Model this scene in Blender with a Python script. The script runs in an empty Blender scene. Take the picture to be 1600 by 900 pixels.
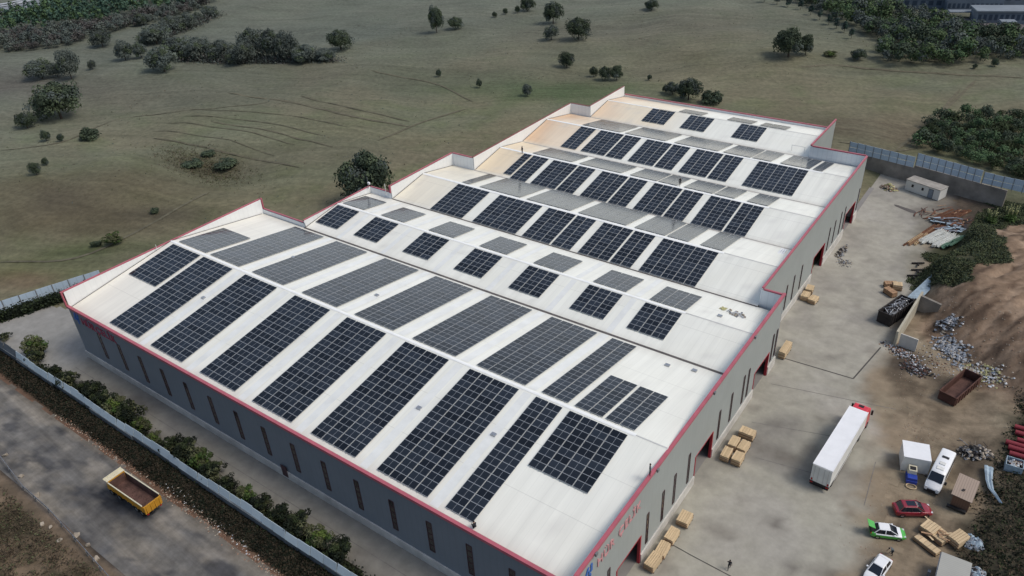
import bpy, bmesh, math, random
from mathutils import Vector, Matrix, noise
from math import sin, cos, tan, pi, radians, sqrt, floor, atan2, exp
random.seed(7)
SC = bpy.context.scene
COL = SC.collection
# ------------------------------------------------------------------ camera
F = 1199.257; YAW = 0.650391; PITCH = 0.559415; ROLL = -0.056467
CAM = Vector((101.3967, -62.9459, 64.7468 + 13.5))
fw = Vector((-sin(YAW)*cos(PITCH), cos(YAW)*cos(PITCH), -sin(PITCH)))
r0 = fw.cross(Vector((0, 0, 1))).normalized(); u0 = r0.cross(fw)
RT = r0*cos(ROLL) + u0*sin(ROLL); UP = u0*cos(ROLL) - r0*sin(ROLL)
cd = bpy.data.cameras.new('camera'); cam = bpy.data.objects.new('camera', cd); COL.objects.link(cam)
cd.sensor_width = 36; cd.lens = F/1600*36; cd.clip_end = 9000; cd.clip_start = .5
cam.matrix_world = Matrix(((RT.x, UP.x, -fw.x, CAM.x), (RT.y, UP.y, -fw.y, CAM.y), (RT.z, UP.z, -fw.z, CAM.z), (0, 0, 0, 1)))
SC.camera = cam
def ray(px, py):
    return (fw*F + RT*(px-800) - UP*(py-450)).normalized()
def atz(px, py, z=0.0):
    d = ray(px, py); t = (z-CAM.z)/d.z; return CAM + d*t
# ------------------------------------------------------------------ helpers
def ss(a, b, x):
    if a == b: return 0. if x < a else 1.
    t = min(1., max(0., (x-a)/(b-a))); return t*t*(3-2*t)
def lerp(a, b, t): return a+(b-a)*t
def mixc(a, b, t): return (lerp(a[0], b[0], t), lerp(a[1], b[1], t), lerp(a[2], b[2], t))
def nz(x, y, s, o=4, seed=0.): return noise.fractal(Vector((x/s+seed, y/s-seed*1.7, seed)), 1., 2., o)
def segd(x, y, a, b):
    ax, ay = a; bx, by = b; dx, dy = bx-ax, by-ay
    t = max(0, min(1, ((x-ax)*dx+(y-ay)*dy)/(dx*dx+dy*dy))); return sqrt((x-ax-t*dx)**2+(y-ay-t*dy)**2)
def polyd(x, y, P): return min(segd(x, y, P[i], P[i+1]) for i in range(len(P)-1))
def hgt(x, y):
    """terrain height"""
    h = 0.
    # yard falls gently to the north-east
    h += -1.4*ss(25, 85, y)*ss(60, 74, x)*(1-ss(160, 240, y))
    # excavated bank east of the yard
    if x > 86 and 40 < y < 130:
        foot = 61.5-(x-94)*.95
        d = y-foot + 1.2*nz(x, y, 6, 3, 3.)
        b = 5.2*ss(0, 17, d)*ss(90.5, 96, x + .12*(y-60) - 5.5*ss(82, 94, y)) * (1-ss(96, 112, y))
        rid = 1-abs(nz(x*1.3-y*.5, y*.25+x*.1, 3.2, 3, 9.))*1.6
        b += .85*rid*ss(0, 4, d)*ss(91, 97, x)*(1-ss(90, 104, y))*min(1, b)
        h += b
    # rough dirt east side
    if x > 94 and y < 60:
        h += (1.2*ss(106, 113, x+.1*y) + .35*nz(x, y, 5, 4, 1.)*ss(100, 108, x))*ss(-10, 5, y)
    # open field: gentle relief
    f = max(ss(-45, -85, x), ss(135, 190, y), ss(130, 190, x), ss(-62, -100, y))
    fw_ = ss(-14, -40, x)*ss(0, 18, y)*.4
    f = max(f, fw_)
    if f > 0: h += f*(2.6*nz(x, y, 75, 3, 5.)+.5*nz(x, y, 14, 3, 2.))
    # brushy hollow in the field
    g = exp(-(((x-HX)/17)**2+((y-HY)/9)**2)); h -= 2.2*g
    # slope south of the guard rail
    if y < -43.5: h += -1.6*ss(-43.8, -60, y) + .45*nz(x, y, 4, 4, 8.)*ss(-44, -48, y)
    return h
HX, HY = 0, 0
_p = atz(335, 262); HX, HY = _p.x, _p.y
def at(px, py, dz=0.):
    z = 0.
    for k in range(14):
        p = atz(px, py, z+dz); z = lerp(z, hgt(p.x, p.y), .7)
    return Vector((p.x, p.y, z))
def P2(px, py): p = at(px, py); return (p.x, p.y)
class MB:
    def __init__(s): s.v = []; s.f = []; s.m = []; s.M = None
    def add(s, vs, fs, m=0):
        n = len(s.v)
        s.v += [tuple(s.M @ Vector(v)) if s.M else tuple(v) for v in vs]
        s.f += [tuple(i+n for i in f) for f in fs]; s.m += [m]*len(fs)
    def quad(s, a, b, c, d, m=0): s.add((a, b, c, d), ((0, 1, 2, 3),), m)
    def box(s, x0, x1, y0, y1, z0, z1, m=0, top=None):
        t = top or (x0, x1, y0, y1)
        s.add([(x0, y0, z0), (x1, y0, z0), (x1, y1, z0), (x0, y1, z0), (t[0], t[2], z1), (t[1], t[2], z1), (t[1], t[3], z1), (t[0], t[3], z1)],
              [(0, 3, 2, 1), (4, 5, 6, 7), (0, 1, 5, 4), (1, 2, 6, 5), (2, 3, 7, 6), (3, 0, 4, 7)], m)
    def bar(s, a, b, w, h=None, m=0, up=(0, 0, 1)):
        a = Vector(a); b = Vector(b); h = h or w; d = (b-a).normalized(); up = Vector(up)
        if abs(d.dot(up)) > .98: up = Vector((1, 0, 0))
        x = d.cross(up).normalized()*w/2; y = x.cross(d).normalized()*h/2
        s.add([a-x-y, a+x-y, a+x+y, a-x+y, b-x-y, b+x-y, b+x+y, b-x+y], [(0, 1, 2, 3), (7, 6, 5, 4), (0, 4, 5, 1), (1, 5, 6, 2), (2, 6, 7, 3), (3, 7, 4, 0)], m)
    def tube(s, pts, rad, n=8, m=0, cap=True):
        pts = [Vector(p) for p in pts]; N = len(pts)
        rads = rad if isinstance(rad, (list, tuple)) else [rad]*N
        base = len(s.v); vs = []
        for i, p in enumerate(pts):
            d = (pts[min(i+1, N-1)]-pts[max(i-1, 0)]).normalized()
            a = d.cross(Vector((0, 0, 1)) if abs(d.z) < .9 else Vector((1, 0, 0))).normalized(); b = d.cross(a)
            for k in range(n):
                t = 2*pi*k/n; vs.append(p+(a*cos(t)+b*sin(t))*rads[i])
        fs = [(i*n+k, i*n+(k+1) % n, (i+1)*n+(k+1) % n, (i+1)*n+k) for i in range(N-1) for k in range(n)]
        if cap: fs += [tuple(range(n))[::-1], tuple((N-1)*n+k for k in range(n))]
        s.add(vs, fs, m)
    def build(s, name, mats, parent=None, smooth=False, link=True):
        me = bpy.data.meshes.new(name); me.from_pydata(s.v, [], s.f)
        for m in (mats if isinstance(mats, (list, tuple)) else [mats]): me.materials.append(m)
        for p, mi in zip(me.polygons, s.m): p.material_index = mi; p.use_smooth = smooth
        me.update()
        o = bpy.data.objects.new(name, me)
        if link: COL.objects.link(o)
        if parent: o.parent = parent
        return o
def tag(o, label=None, cat=None, group=None, kind=None):
    if label: o['label'] = label
    if cat: o['category'] = cat
    if group: o['group'] = group
    if kind: o['kind'] = kind
    return o
def empty(name, loc, rz=0, label=None, cat=None, group=None):
    o = bpy.data.objects.new(name, None); COL.objects.link(o); o.location = loc; o.rotation_euler = (0, 0, rz); o.empty_display_size = .3
    return tag(o, label, cat, group)
def copy_tree(o, parent=None):
    c = o.copy(); COL.objects.link(c); c.parent = parent
    for ch in [q for q in bpy.data.objects if q.parent == o]: copy_tree(ch, c)
    return c
def bevel(o, w=.03, seg=2, ang=35):
    m = o.modifiers.new('bevel', 'BEVEL'); m.width = w; m.segments = seg; m.limit_method = 'ANGLE'; m.angle_limit = radians(ang)
    return o
# ------------------------------------------------------------------ materials
def mat(name, col, rough=.7, var=.15, scale=1., spec=.3, metal=0., bump=0., bscale=None, col2=None, detail=5, coat=0., vary=False, stretch=None):
    m = bpy.data.materials.new(name); m.use_nodes = True; nt = m.node_tree; b = nt.nodes['Principled BSDF']
    b.inputs['Roughness'].default_value = rough; b.inputs['Specular IOR Level'].default_value = spec; b.inputs['Metallic'].default_value = metal
    if coat: b.inputs['Coat Weight'].default_value = coat; b.inputs['Coat Roughness'].default_value = .08
    tc = nt.nodes.new('ShaderNodeTexCoord'); mp = nt.nodes.new('ShaderNodeMapping'); nt.links.new(tc.outputs['Object'], mp.inputs[0])
    if stretch: mp.inputs['Scale'].default_value = stretch
    n = nt.nodes.new('ShaderNodeTexNoise'); n.inputs['Scale'].default_value = scale; n.inputs['Detail'].default_value = detail; n.inputs['Roughness'].default_value = .6
    nt.links.new(mp.outputs[0], n.inputs['Vector'])
    cr = nt.nodes.new('ShaderNodeValToRGB'); nt.links.new(n.outputs['Fac'], cr.inputs[0])
    c2 = col2 or tuple(min(1, c*(1+var)) for c in col); c1 = col if col2 else tuple(c*(1-var) for c in col)
    cr.color_ramp.elements[0].position = .3; cr.color_ramp.elements[1].position = .7
    cr.color_ramp.elements[0].color = (*c1, 1); cr.color_ramp.elements[1].color = (*c2, 1)
    out = cr.outputs[0]
    if vary:
        oi = nt.nodes.new('ShaderNodeObjectInfo'); hs = nt.nodes.new('ShaderNodeHueSaturation')
        mr = nt.nodes.new('ShaderNodeMapRange'); mr.inputs['To Min'].default_value = 1-vary; mr.inputs['To Max'].default_value = 1+vary
        nt.links.new(oi.outputs['Random'], mr.inputs[0]); nt.links.new(mr.outputs[0], hs.inputs['Value']); nt.links.new(out, hs.inputs['Color']); out = hs.outputs[0]
    nt.links.new(out, b.inputs['Base Color'])
    if bump:
        bm = nt.nodes.new('ShaderNodeBump'); bm.inputs['Strength'].default_value = bump; bm.inputs['Distance'].default_value = .1
        n2 = nt.nodes.new('ShaderNodeTexNoise'); n2.inputs['Scale'].default_value = bscale or scale*4; n2.inputs['Detail'].default_value = 4
        nt.links.new(tc.outputs['Object'], n2.inputs['Vector']); nt.links.new(n2.outputs['Fac'], bm.inputs['Height']); nt.links.new(bm.outputs[0], b.inputs['Normal'])
    return m
def ground_mat(name, streak=None, amt=.35, fine=1.2, bump=.4, rough=.95, big=.12, bdist=.15, cracks=False, warp=0.):
    """vertex-coloured ground broken up by several scales of noise"""
    m = bpy.data.materials.new(name); m.use_nodes = True; nt = m.node_tree; b = nt.nodes['Principled BSDF']
    b.inputs['Roughness'].default_value = rough; b.inputs['Specular IOR Level'].default_value = .15
    at_ = nt.nodes.new('ShaderNodeAttribute'); at_.attribute_name = 'tint'
    tc = nt.nodes.new('ShaderNodeTexCoord'); L = nt.links.new
    def noi(scale, detail, vec=None, rot=None, sc=None):
        n = nt.nodes.new('ShaderNodeTexNoise'); n.inputs['Scale'].default_value = scale; n.inputs['Detail'].default_value = detail; n.inputs['Roughness'].default_value = .65
        if sc:
            mr_ = nt.nodes.new('ShaderNodeMapping'); mr_.inputs['Rotation'].default_value = (0, 0, -rot); L(tc.outputs['Object'], mr_.inputs[0])
            wn = nt.nodes.new('ShaderNodeTexNoise'); wn.inputs['Scale'].default_value = .018; wn.inputs['Detail'].default_value = 2; L(tc.outputs['Object'], wn.inputs['Vector'])
            wv = nt.nodes.new('ShaderNodeVectorMath'); wv.operation = 'MULTIPLY_ADD'; L(wn.outputs['Color'], wv.inputs[0]); wv.inputs[1].default_value = (0, warp, 0); L(mr_.outputs[0], wv.inputs[2])
            mp = nt.nodes.new('ShaderNodeMapping'); mp.inputs['Scale'].default_value = sc; L(wv.outputs[0], mp.inputs[0]); L(mp.outputs[0], n.inputs['Vector'])
        else: L(tc.outputs['Object'], n.inputs['Vector'])
        return n.outputs['Fac']
    def mapr(fac, a, c, lo, hi):
        r = nt.nodes.new('ShaderNodeMapRange'); r.inputs[1].default_value = a; r.inputs[2].default_value = c; r.inputs[3].default_value = lo; r.inputs[4].default_value = hi; L(fac, r.inputs[0]); return r.outputs[0]
    def mul(a, c):
        n = nt.nodes.new('ShaderNodeMath'); n.operation = 'MULTIPLY'; L(a, n.inputs[0]); L(c, n.inputs[1]); return n.outputs[0]
    f1 = noi(fine, 8); f2 = noi(big, 6)
    v = mul(mapr(f1, .3, .7, 1-amt, 1+amt), mapr(f2, .3, .7, 1-amt*.6, 1+amt*.6))
    if streak:
        f3 = noi(1., 5, rot=streak[0], sc=streak[1]); v = mul(v, mapr(f3, .3, .7, 1-amt*.7, 1+amt*.7))
    if cracks:
        vo = nt.nodes.new('ShaderNodeTexVoronoi'); vo.feature = 'DISTANCE_TO_EDGE'; vo.inputs['Scale'].default_value = .14
        L(tc.outputs['Object'], vo.inputs['Vector']); v = mul(v, mapr(vo.outputs['Distance'], 0, .012, .8, 1.))
    vm = nt.nodes.new('ShaderNodeVectorMath'); vm.operation = 'SCALE'; L(at_.outputs['Color'], vm.inputs[0]); L(v, vm.inputs['Scale'])
    L(vm.outputs[0], b.inputs['Base Color'])
    bm = nt.nodes.new('ShaderNodeBump'); bm.inputs['Strength'].default_value = bump; bm.inputs['Distance'].default_value = bdist; L(f1, bm.inputs['Height']); L(bm.outputs[0], b.inputs['Normal'])
    return m
def roof_mat():
    m = mat('roof_sheet', (.80, .81, .80), .42, .03, .12, .35)
    nt = m.node_tree; b = nt.nodes['Principled BSDF']; L = nt.links.new
    tc = nt.nodes.new('ShaderNodeTexCoord')
    sep = nt.nodes.new('ShaderNodeSeparateXYZ'); L(tc.outputs['Object'], sep.inputs[0])
    # ribs running down the slope (1 m pitch)
    w = nt.nodes.new('ShaderNodeMath'); w.operation = 'PINGPONG'; w.inputs[1].default_value = .5; L(sep.outputs['X'], w.inputs[0])
    r = nt.nodes.new('ShaderNodeMapRange'); r.inputs[1].default_value = 0; r.inputs[2].default_value = .06; r.inputs[3].default_value = .93; r.inputs[4].default_value = 1.; L(w.outputs[0], r.inputs[0])
    # dirt streaks down the slope
    mp = nt.nodes.new('ShaderNodeMapping'); mp.inputs['Scale'].default_value = (.9, .07, .07); L(tc.outputs['Object'], mp.inputs[0])
    n = nt.nodes.new('ShaderNodeTexNoise'); n.inputs['Scale'].default_value = 1.; n.inputs['Detail'].default_value = 6; L(mp.outputs[0], n.inputs['Vector'])
    r2 = nt.nodes.new('ShaderNodeMapRange'); r2.inputs[1].default_value = .3; r2.inputs[2].default_value = .75; r2.inputs[3].default_value = 1.03; r2.inputs[4].default_value = .90; L(n.outputs['Fac'], r2.inputs[0])
    wl = nt.nodes.new('ShaderNodeMath'); wl.operation = 'PINGPONG'; wl.inputs[1].default_value = 3.35; L(sep.outputs['Y'], wl.inputs[0])
    rl = nt.nodes.new('ShaderNodeMapRange'); rl.inputs[1].default_value = .02; rl.inputs[2].default_value = .07; rl.inputs[3].default_value = .84; rl.inputs[4].default_value = 1.; L(wl.outputs[0], rl.inputs[0])
    ml = nt.nodes.new('ShaderNodeMath'); ml.operation = 'MULTIPLY'; L(r.outputs[0], ml.inputs[0]); L(rl.outputs[0], ml.inputs[1])
    mm = nt.nodes.new('ShaderNodeMath'); mm.operation = 'MULTIPLY'; L(ml.outputs[0], mm.inputs[0]); L(r2.outputs[0], mm.inputs[1])
    a = nt.nodes.new('ShaderNodeAttribute'); a.attribute_name = 'tint'
    vm = nt.nodes.new('ShaderNodeVectorMath'); vm.operation = 'SCALE'; L(a.outputs['Color'], vm.inputs[0]); L(mm.outputs[0], vm.inputs['Scale'])
    L(vm.outputs[0], b.inputs['Base Color'])
    bp_ = nt.nodes.new('ShaderNodeBump'); bp_.inputs['Strength'].default_value = .5; bp_.inputs['Distance'].default_value = .05; bp_.invert = True
    L(r.outputs[0], bp_.inputs['Height'])
    return m
def rib_mat(name, col, axis, pitch=.25, dark=.9, rough=.5):
    m = mat(name, col, rough, .05, .3, .3); nt = m.node_tree; b = nt.nodes['Principled BSDF']; L = nt.links.new
    src = b.inputs['Base Color'].links[0].from_socket
    tc = nt.nodes.new('ShaderNodeTexCoord'); sep = nt.nodes.new('ShaderNodeSeparateXYZ'); L(tc.outputs['Object'], sep.inputs[0])
    w = nt.nodes.new('ShaderNodeMath'); w.operation = 'PINGPONG'; w.inputs[1].default_value = pitch; L(sep.outputs[axis], w.inputs[0])
    r = nt.nodes.new('ShaderNodeMapRange'); r.inputs[1].default_value = 0; r.inputs[2].default_value = pitch*.25; r.inputs[3].default_value = dark; r.inputs[4].default_value = 1.; L(w.outputs[0], r.inputs[0])
    vm = nt.nodes.new('ShaderNodeVectorMath'); vm.operation = 'SCALE'; L(src, vm.inputs[0]); L(r.outputs[0], vm.inputs['Scale']); L(vm.outputs[0], b.inputs['Base Color'])
    return m
M = {}
M['roof'] = roof_mat()
M['skylight'] = mat('skylight_sheet', (.71, .725, .70), .35, .08, .5, .4)
M['capg'] = mat('ridge_cap_grey', (.55, .55, .53), .5, .08, .8)
M['capw'] = mat('ridge_cap_white', (.82, .83, .81), .4, .05, .8)
M['gutter'] = mat('gutter_dark', (.10, .09, .085), .7, .3, 1.5)
M['gutterl'] = mat('gutter_grey', (.42, .40, .37), .7, .25, 1.5)
M['wallS'] = rib_mat('wall_grey_shade', (.165, .19, .22), 'X', .5, .93)  # same grey cladding as the east wall, shade painted in darker and bluer
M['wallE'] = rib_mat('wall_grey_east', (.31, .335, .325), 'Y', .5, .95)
M['wallIn'] = rib_mat('parapet_white', (.74, .75, .74), 'Y', .5, .95)
M['wallInX'] = rib_mat('parapet_white_shade', (.74, .77, .79), 'X', .5, .92)  # parapet white with a cool shade tint painted in
M['coping'] = mat('red_coping', (.40, .10, .13), .45, .12, .6, .4)
M['copingd'] = mat('faded_red_coping', (.22, .07, .07), .6, .2, .6)
M['frame'] = mat('maroon_window_frame', (.060, .028, .034), .5, .2, 3.)
M['glassd'] = mat('dark_window_glass', (.018, .018, .022), .15, .2, 2., .5)
M['plinth'] = mat('plinth_concrete', (.52, .50, .46), .9, .18, .5, .2, bump=.2)
M['red'] = mat('gate_red', (.33, .02, .035), .5, .15, 1.)
M['signred'] = mat('sign_letter_red', (.52, .26, .27), .5, .08, 2.)
M['signdull'] = mat('sign_letter_dull_red', (.30, .05, .09), .5, .08, 2.)
M['signblue'] = mat('sign_blue', (.04, .13, .42), .5, .08, 2.)
M['inside'] = mat('interior_floor', (.22, .21, .20), .9, .1, .3)
M['frameal'] = mat('panel_frame_aluminium', (.40, .42, .44), .4, .05, 2., .5, metal=.2)
def panel_glass():
    m = mat('solar_cell_glass', (.012, .0155, .021), .16, .25, .35, .5)
    nt = m.node_tree; b = nt.nodes['Principled BSDF']; L = nt.links.new
    src = b.inputs['Base Color'].links[0].from_socket
    oi = nt.nodes.new('ShaderNodeObjectInfo'); mr = nt.nodes.new('ShaderNodeMapRange'); mr.inputs[3].default_value = .5; mr.inputs[4].default_value = 1.8; L(oi.outputs['Random'], mr.inputs[0])
    vm = nt.nodes.new('ShaderNodeVectorMath'); vm.operation = 'SCALE'; L(src, vm.inputs[0]); L(mr.outputs[0], vm.inputs['Scale']); L(vm.outputs[0], b.inputs['Base Color'])
    b.inputs['IOR'].default_value = 1.5
    return m
M['cell'] = panel_glass()
M['field'] = ground_mat('field_grass', streak=(radians(24), (.012, .42, .2)), amt=.24, warp=38., fine=.75, bump=.35, big=.045, bdist=.5)
M['conc'] = ground_mat('yard_concrete', amt=.14, fine=.6, bump=.08, big=.16, bdist=.05, rough=.85)
M['road'] = ground_mat('dusty_road', streak=(radians(-3), (.02, .8, .2)), amt=.30, fine=.5, bump=.15, big=.12, bdist=.08)
M['conc_wall'] = mat('retaining_concrete', (.24, .218, .192), .9, .4, .25, .2, bump=.3)
M['conc_lt'] = mat('pale_concrete', (.42, .39, .31), .9, .2, .4, .2, bump=.25)
M['fence'] = rib_mat('fence_pale_sheet', (.50, .58, .62), 'X', .12, .8, .6)
M['fenceN'] = rib_mat('fence_blue_sheet', (.42, .52, .62), 'X', .2, .85, .6)
M['fenced'] = mat('fence_dark_base', (.10, .115, .13), .8, .3, .6)
M['post'] = mat('steel_post', (.16, .17, .18), .5, .2, 2.)
M['white'] = mat('white_paint', (.78, .79, .80), .35, .05, .7, .5, coat=.3)
M['whited'] = mat('dirty_white_paint', (.66, .66, .63), .55, .12, .5, .3)
M['black'] = mat('black_rubber', (.015, .015, .015), .8, .2, 4.)
M['blackp'] = mat('black_plastic', (.02, .02, .022), .5, .2, 4.)
M['glass'] = mat('vehicle_glass', (.012, .016, .025), .06, .1, 1., .6)
M['chrome'] = mat('grey_metal', (.45, .46, .47), .35, .1, 3., .5, metal=.7)
M['lightred'] = mat('tail_lamp_red', (.35, .02, .02), .3, .1, 5.)
M['lightwh'] = mat('head_lamp', (.6, .62, .64), .15, .1, 5., .6)
M['cabred'] = mat('cab_red', (.62, .03, .05), .3, .05, 1., .5, coat=.5)
M['suvred'] = mat('suv_dark_red', (.24, .012, .025), .3, .05, 1., .5, coat=.6)
M['green'] = mat('car_green', (.06, .38, .05), .35, .05, 1., .5, coat=.4)
M['yellow'] = mat('tipper_yellow', (.50, .25, .025), .5, .15, 1.2)
M['cream'] = mat('tipper_cream', (.60, .56, .42), .5, .12, 1.5)
M['load'] = mat('rusty_tipper_floor', (.10, .055, .045), .9, .4, .8, bump=.4)
M['rust'] = mat('rusty_container', (.085, .040, .030), .8, .35, .9, bump=.2)
M['rustd'] = mat('dark_container', (.028, .024, .024), .7, .35, .9)
M['crate'] = mat('pale_timber', (.56, .43, .27), .85, .18, 3., .15, stretch=(1, 6, 1), vary=.12)
M['crated'] = mat('dark_skid_timber', (.07, .045, .03), .9, .3, 3.)  # dark timber of the crate skids
M['crateb'] = mat('brown_timber', (.32, .20, .12), .85, .2, 3., vary=.12)
M['tinroof'] = rib_mat('old_tin_roof', (.33, .26, .21), 'X', .14, .55, .8)
M['tinroofg'] = rib_mat('grey_tin_roof', (.36, .36, .33), 'Y', .14, .8, .8)
M['tinwall'] = rib_mat('rusty_tin_wall', (.18, .10, .065), 'X', .14, .7, .8)
M['blue'] = mat('blue_machine', (.02, .05, .30), .4, .15, 2., .4)
M['cabin'] = rib_mat('cabin_wall', (.60, .60, .57), 'X', .3, .93)
M['cabinroof'] = mat('cabin_roof_worn', (.33, .31, .28), .8, .25, .9)
M['pipe'] = mat('red_pipe', (.20, .025, .035), .5, .15, 1.)
M['beamr'] = mat('rusty_steel', (.16, .075, .045), .8, .3, 1.)
M['sheetw'] = mat('white_profile', (.62, .64, .62), .5, .15, 2., vary=.15)
M['sheetg'] = mat('green_profile', (.13, .24, .18), .5, .2, 2., vary=.2)
M['sheetb'] = mat('blue_grey_sheet', (.30, .38, .44), .5, .25, 1.5)
M['bagw'] = mat('white_plastic_rubbish', (.46, .48, .50), .5, .2, 3., vary=.2)
M['bagb'] = mat('blue_plastic_rubbish', (.20, .23, .27), .5, .2, 3.)
M['bagy'] = mat('yellow_rubbish', (.42, .40, .20), .7, .3, 3.)
M['scrap'] = mat('scrap_metal', (.20, .21, .23), .4, .5, 3., .5, metal=.3)
M['stone'] = mat('pale_rubble', (.30, .26, .21), .9, .25, 2., bump=.3, vary=.2)
M['rubble'] = mat('reddish_rubble', (.22, .13, .09), .9, .3, 2., bump=.3, vary=.25)
M['drain'] = mat('drain_dark', (.07, .065, .06), .9, .3, 1.)
M['joint'] = mat('slab_joint', (.16, .15, .14), .9, .3, 1.)
M['skin'] = mat('skin', (.35, .20, .14), .6, .05, 4.)
M['clothd'] = mat('dark_clothes', (.018, .02, .026), .9, .2, 5.)
M['clothg'] = mat('grey_clothes', (.10, .12, .13), .9, .2, 5.)
M['hair'] = mat('dark_hair', (.012, .010, .008), .7, .2, 9.)
M['bwall'] = mat('far_building_wall', (.14, .17, .21), .8, .2, .15)
M['bwin'] = mat('far_window', (.05, .07, .10), .3, .2, .3)
M['broof'] = mat('far_building_roof', (.19, .22, .25), .7, .15, .15)
M['bpave'] = mat('far_pavement', (.15, .14, .15), .9, .25, .1)
M['quarry'] = mat('quarry_pale_rock', (.34, .37, .40), .9, .2, .05)
def leaf(name, c, var=.35, scale=.5, vary=.18):
    m = mat(name, c, .75, var, scale, .15, vary=vary)
    return m
M['leaf_oak'] = leaf('leaf_dark_oak', (0.049, 0.068, 0.045))
M['leaf_far'] = leaf('leaf_far_haze', (0.081, 0.100, 0.092))  # distance haze painted into this grey-green leaf colour
M['leaf_olive'] = leaf('leaf_olive', (0.084, 0.092, 0.047))
M['leaf_green'] = leaf('leaf_bright_green', (.050, .085, .024))
M['leaf_pine'] = leaf('leaf_pine', (0.041, 0.078, 0.059))
M['leaf_wood'] = leaf('leaf_wood_green', (0.065, 0.108, 0.051), .5, .12)
M['leaf_hedge'] = leaf('leaf_hedge_dark', (.014, .020, .012), .5)
M['bark'] = mat('bark', (.07, .055, .045), .9, .3, 3.)
M['brush'] = leaf('dry_brush', (.086, .066, .044), .3)
M['weed'] = leaf('dark_weed', (.010, .013, .007), .4)
M['grass'] = leaf('bank_grass', (.085, .105, .050), .35)
M['pampas'] = leaf('pampas_plume', (.50, .50, .25), .2)
# ------------------------------------------------------------------ light
SUN_EL = radians(54); SDIR = Vector((.95, .31, 0)).normalized()
w = bpy.data.worlds.new('World'); SC.world = w; w.use_nodes = True; nt = w.node_tree
sky = nt.nodes.new('ShaderNodeTexSky'); sky.sky_type = 'NISHITA'; sky.sun_disc = False
sky.sun_elevation = SUN_EL; sky.sun_rotation = atan2(SDIR.x, SDIR.y); sky.dust_density = 3.5; sky.air_density = 1.3; sky.ozone_density = 1.0; sky.altitude = 100
nt.links.new(sky.outputs[0], nt.nodes['Background'].inputs[0]); nt.nodes['Background'].inputs[1].default_value = .125
# unseen low north-west glow, added to brighten reflections on the rear-slope panels
tcw = nt.nodes.new('ShaderNodeTexCoord'); L_ = nt.links.new
def vdot(v):
    n = nt.nodes.new('ShaderNodeVectorMath'); n.operation = 'DOT_PRODUCT'; L_(tcw.outputs['Generated'], n.inputs[0]); n.inputs[1].default_value = v; return n.outputs['Value']
def rmp(s, a, b, c, d):
    n = nt.nodes.new('ShaderNodeMapRange'); n.interpolation_type = 'SMOOTHSTEP'
    for i, v in enumerate((a, b, c, d)): n.inputs[i+1].default_value = v
    L_(s, n.inputs[0]); return n.outputs[0]
ma = nt.nodes.new('ShaderNodeMath'); ma.operation = 'MULTIPLY'; L_(rmp(vdot((-.60, .80, 0)), .25, .95, 0, 1), ma.inputs[0]); L_(rmp(vdot((0, 0, 1)), .06, .52, 1, 0), ma.inputs[1])
m2 = nt.nodes.new('ShaderNodeMath'); m2.operation = 'MULTIPLY'; m2.inputs[1].default_value = 1.30; L_(ma.outputs[0], m2.inputs[0])
bg2 = nt.nodes.new('ShaderNodeBackground'); bg2.inputs[0].default_value = (1, .99, .95, 1); L_(m2.outputs[0], bg2.inputs[1])
ad = nt.nodes.new('ShaderNodeAddShader'); L_(nt.nodes['Background'].outputs[0], ad.inputs[0]); L_(bg2.outputs[0], ad.inputs[1]); L_(ad.outputs[0], nt.nodes['World Output'].inputs[0])
sd = bpy.data.lights.new('sun', 'SUN'); sd.energy = 1.65; sd.angle = radians(20); sd.color = (1., .955, .89)
so = bpy.data.objects.new('sun', sd); COL.objects.link(so)
sv = Vector((SDIR.x*cos(SUN_EL), SDIR.y*cos(SUN_EL), sin(SUN_EL))); so.rotation_euler = (-sv).to_track_quat('-Z', 'Y').to_euler(); so.location = (0, 0, 120)
SC.view_settings.view_transform = 'Standard'; SC.view_settings.look = 'None'; SC.view_settings.exposure = 0
# ------------------------------------------------------------------ ground colours
C_FIELD = (.158, .146, .092); C_FIELD2 = (.136, .141, .090); C_OLIVE = (.118, .138, .066); C_TAN = (.160, .135, .092); C_BROWN = (.085, .070, .050)
C_FAR_HAZE = (.112, .127, .106); C_CONC = (.325, .312, .262); C_DIRT = (.265, .210, .148); C_BANK = (.205, .140, .096); C_BANKL = (.31, .225, .16)
C_WEED = (.013, .015, .009); C_MUD = (.05, .042, .036)
def blob(x, y, b):
    (cx, cy), ra, rb, an = b[0], b[1], b[2], b[3]
    dx, dy = x-cx, y-cy; c, s = cos(an), sin(an); u = (dx*c+dy*s)/ra; v = (-dx*s+dy*c)/rb
    return exp(-(u*u+v*v))
FB = []   # field patches: pixel centre, world radii, angle, colour, weight
def fb(px, py, ra, rb, an, col, wgt=.8): FB.append(((P2(px, py)), ra, rb, radians(an), col, wgt))
fb(800, 135, 34, 9, 25, (.058, .092, .040), .8); fb(870, 145, 24, 9, 28, (.052, .088, .036), .8); fb(705, 118, 30, 6, 25, (.066, .092, .048), .6)
fb(150, 390, 14, 4, 40, (.055, .085, .025), .8); fb(70, 420, 16, 5, 35, (.08, .095, .035), .7); fb(200, 300, 40, 16, 30, (.092, .085, .045), .5)
fb(320, 262, 16, 6, 20, (.070, .060, .044), .75); fb(130, 345, 26, 9, 30, (.088, .070, .046), .75); fb(40, 300, 22, 8, 20, (.095, .075, .05), .6); fb(250, 290, 30, 8, 25, (.092, .076, .052), .6); fb(420, 190, 40, 8, 22, (.105, .115, .07), .6); fb(245, 335, 10, 4, 30, (.04, .036, .03), .8); fb(60, 330, 26, 12, 30, (.095, .080, .048), .6)
fb(1180, 200, 28, 12, 20, (.105, .098, .058), .8); fb(1370, 200, 26, 14, 30, (.090, .070, .050), .8); fb(1450, 215, 14, 5, 60, (.15, .125, .085), .5)
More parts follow.
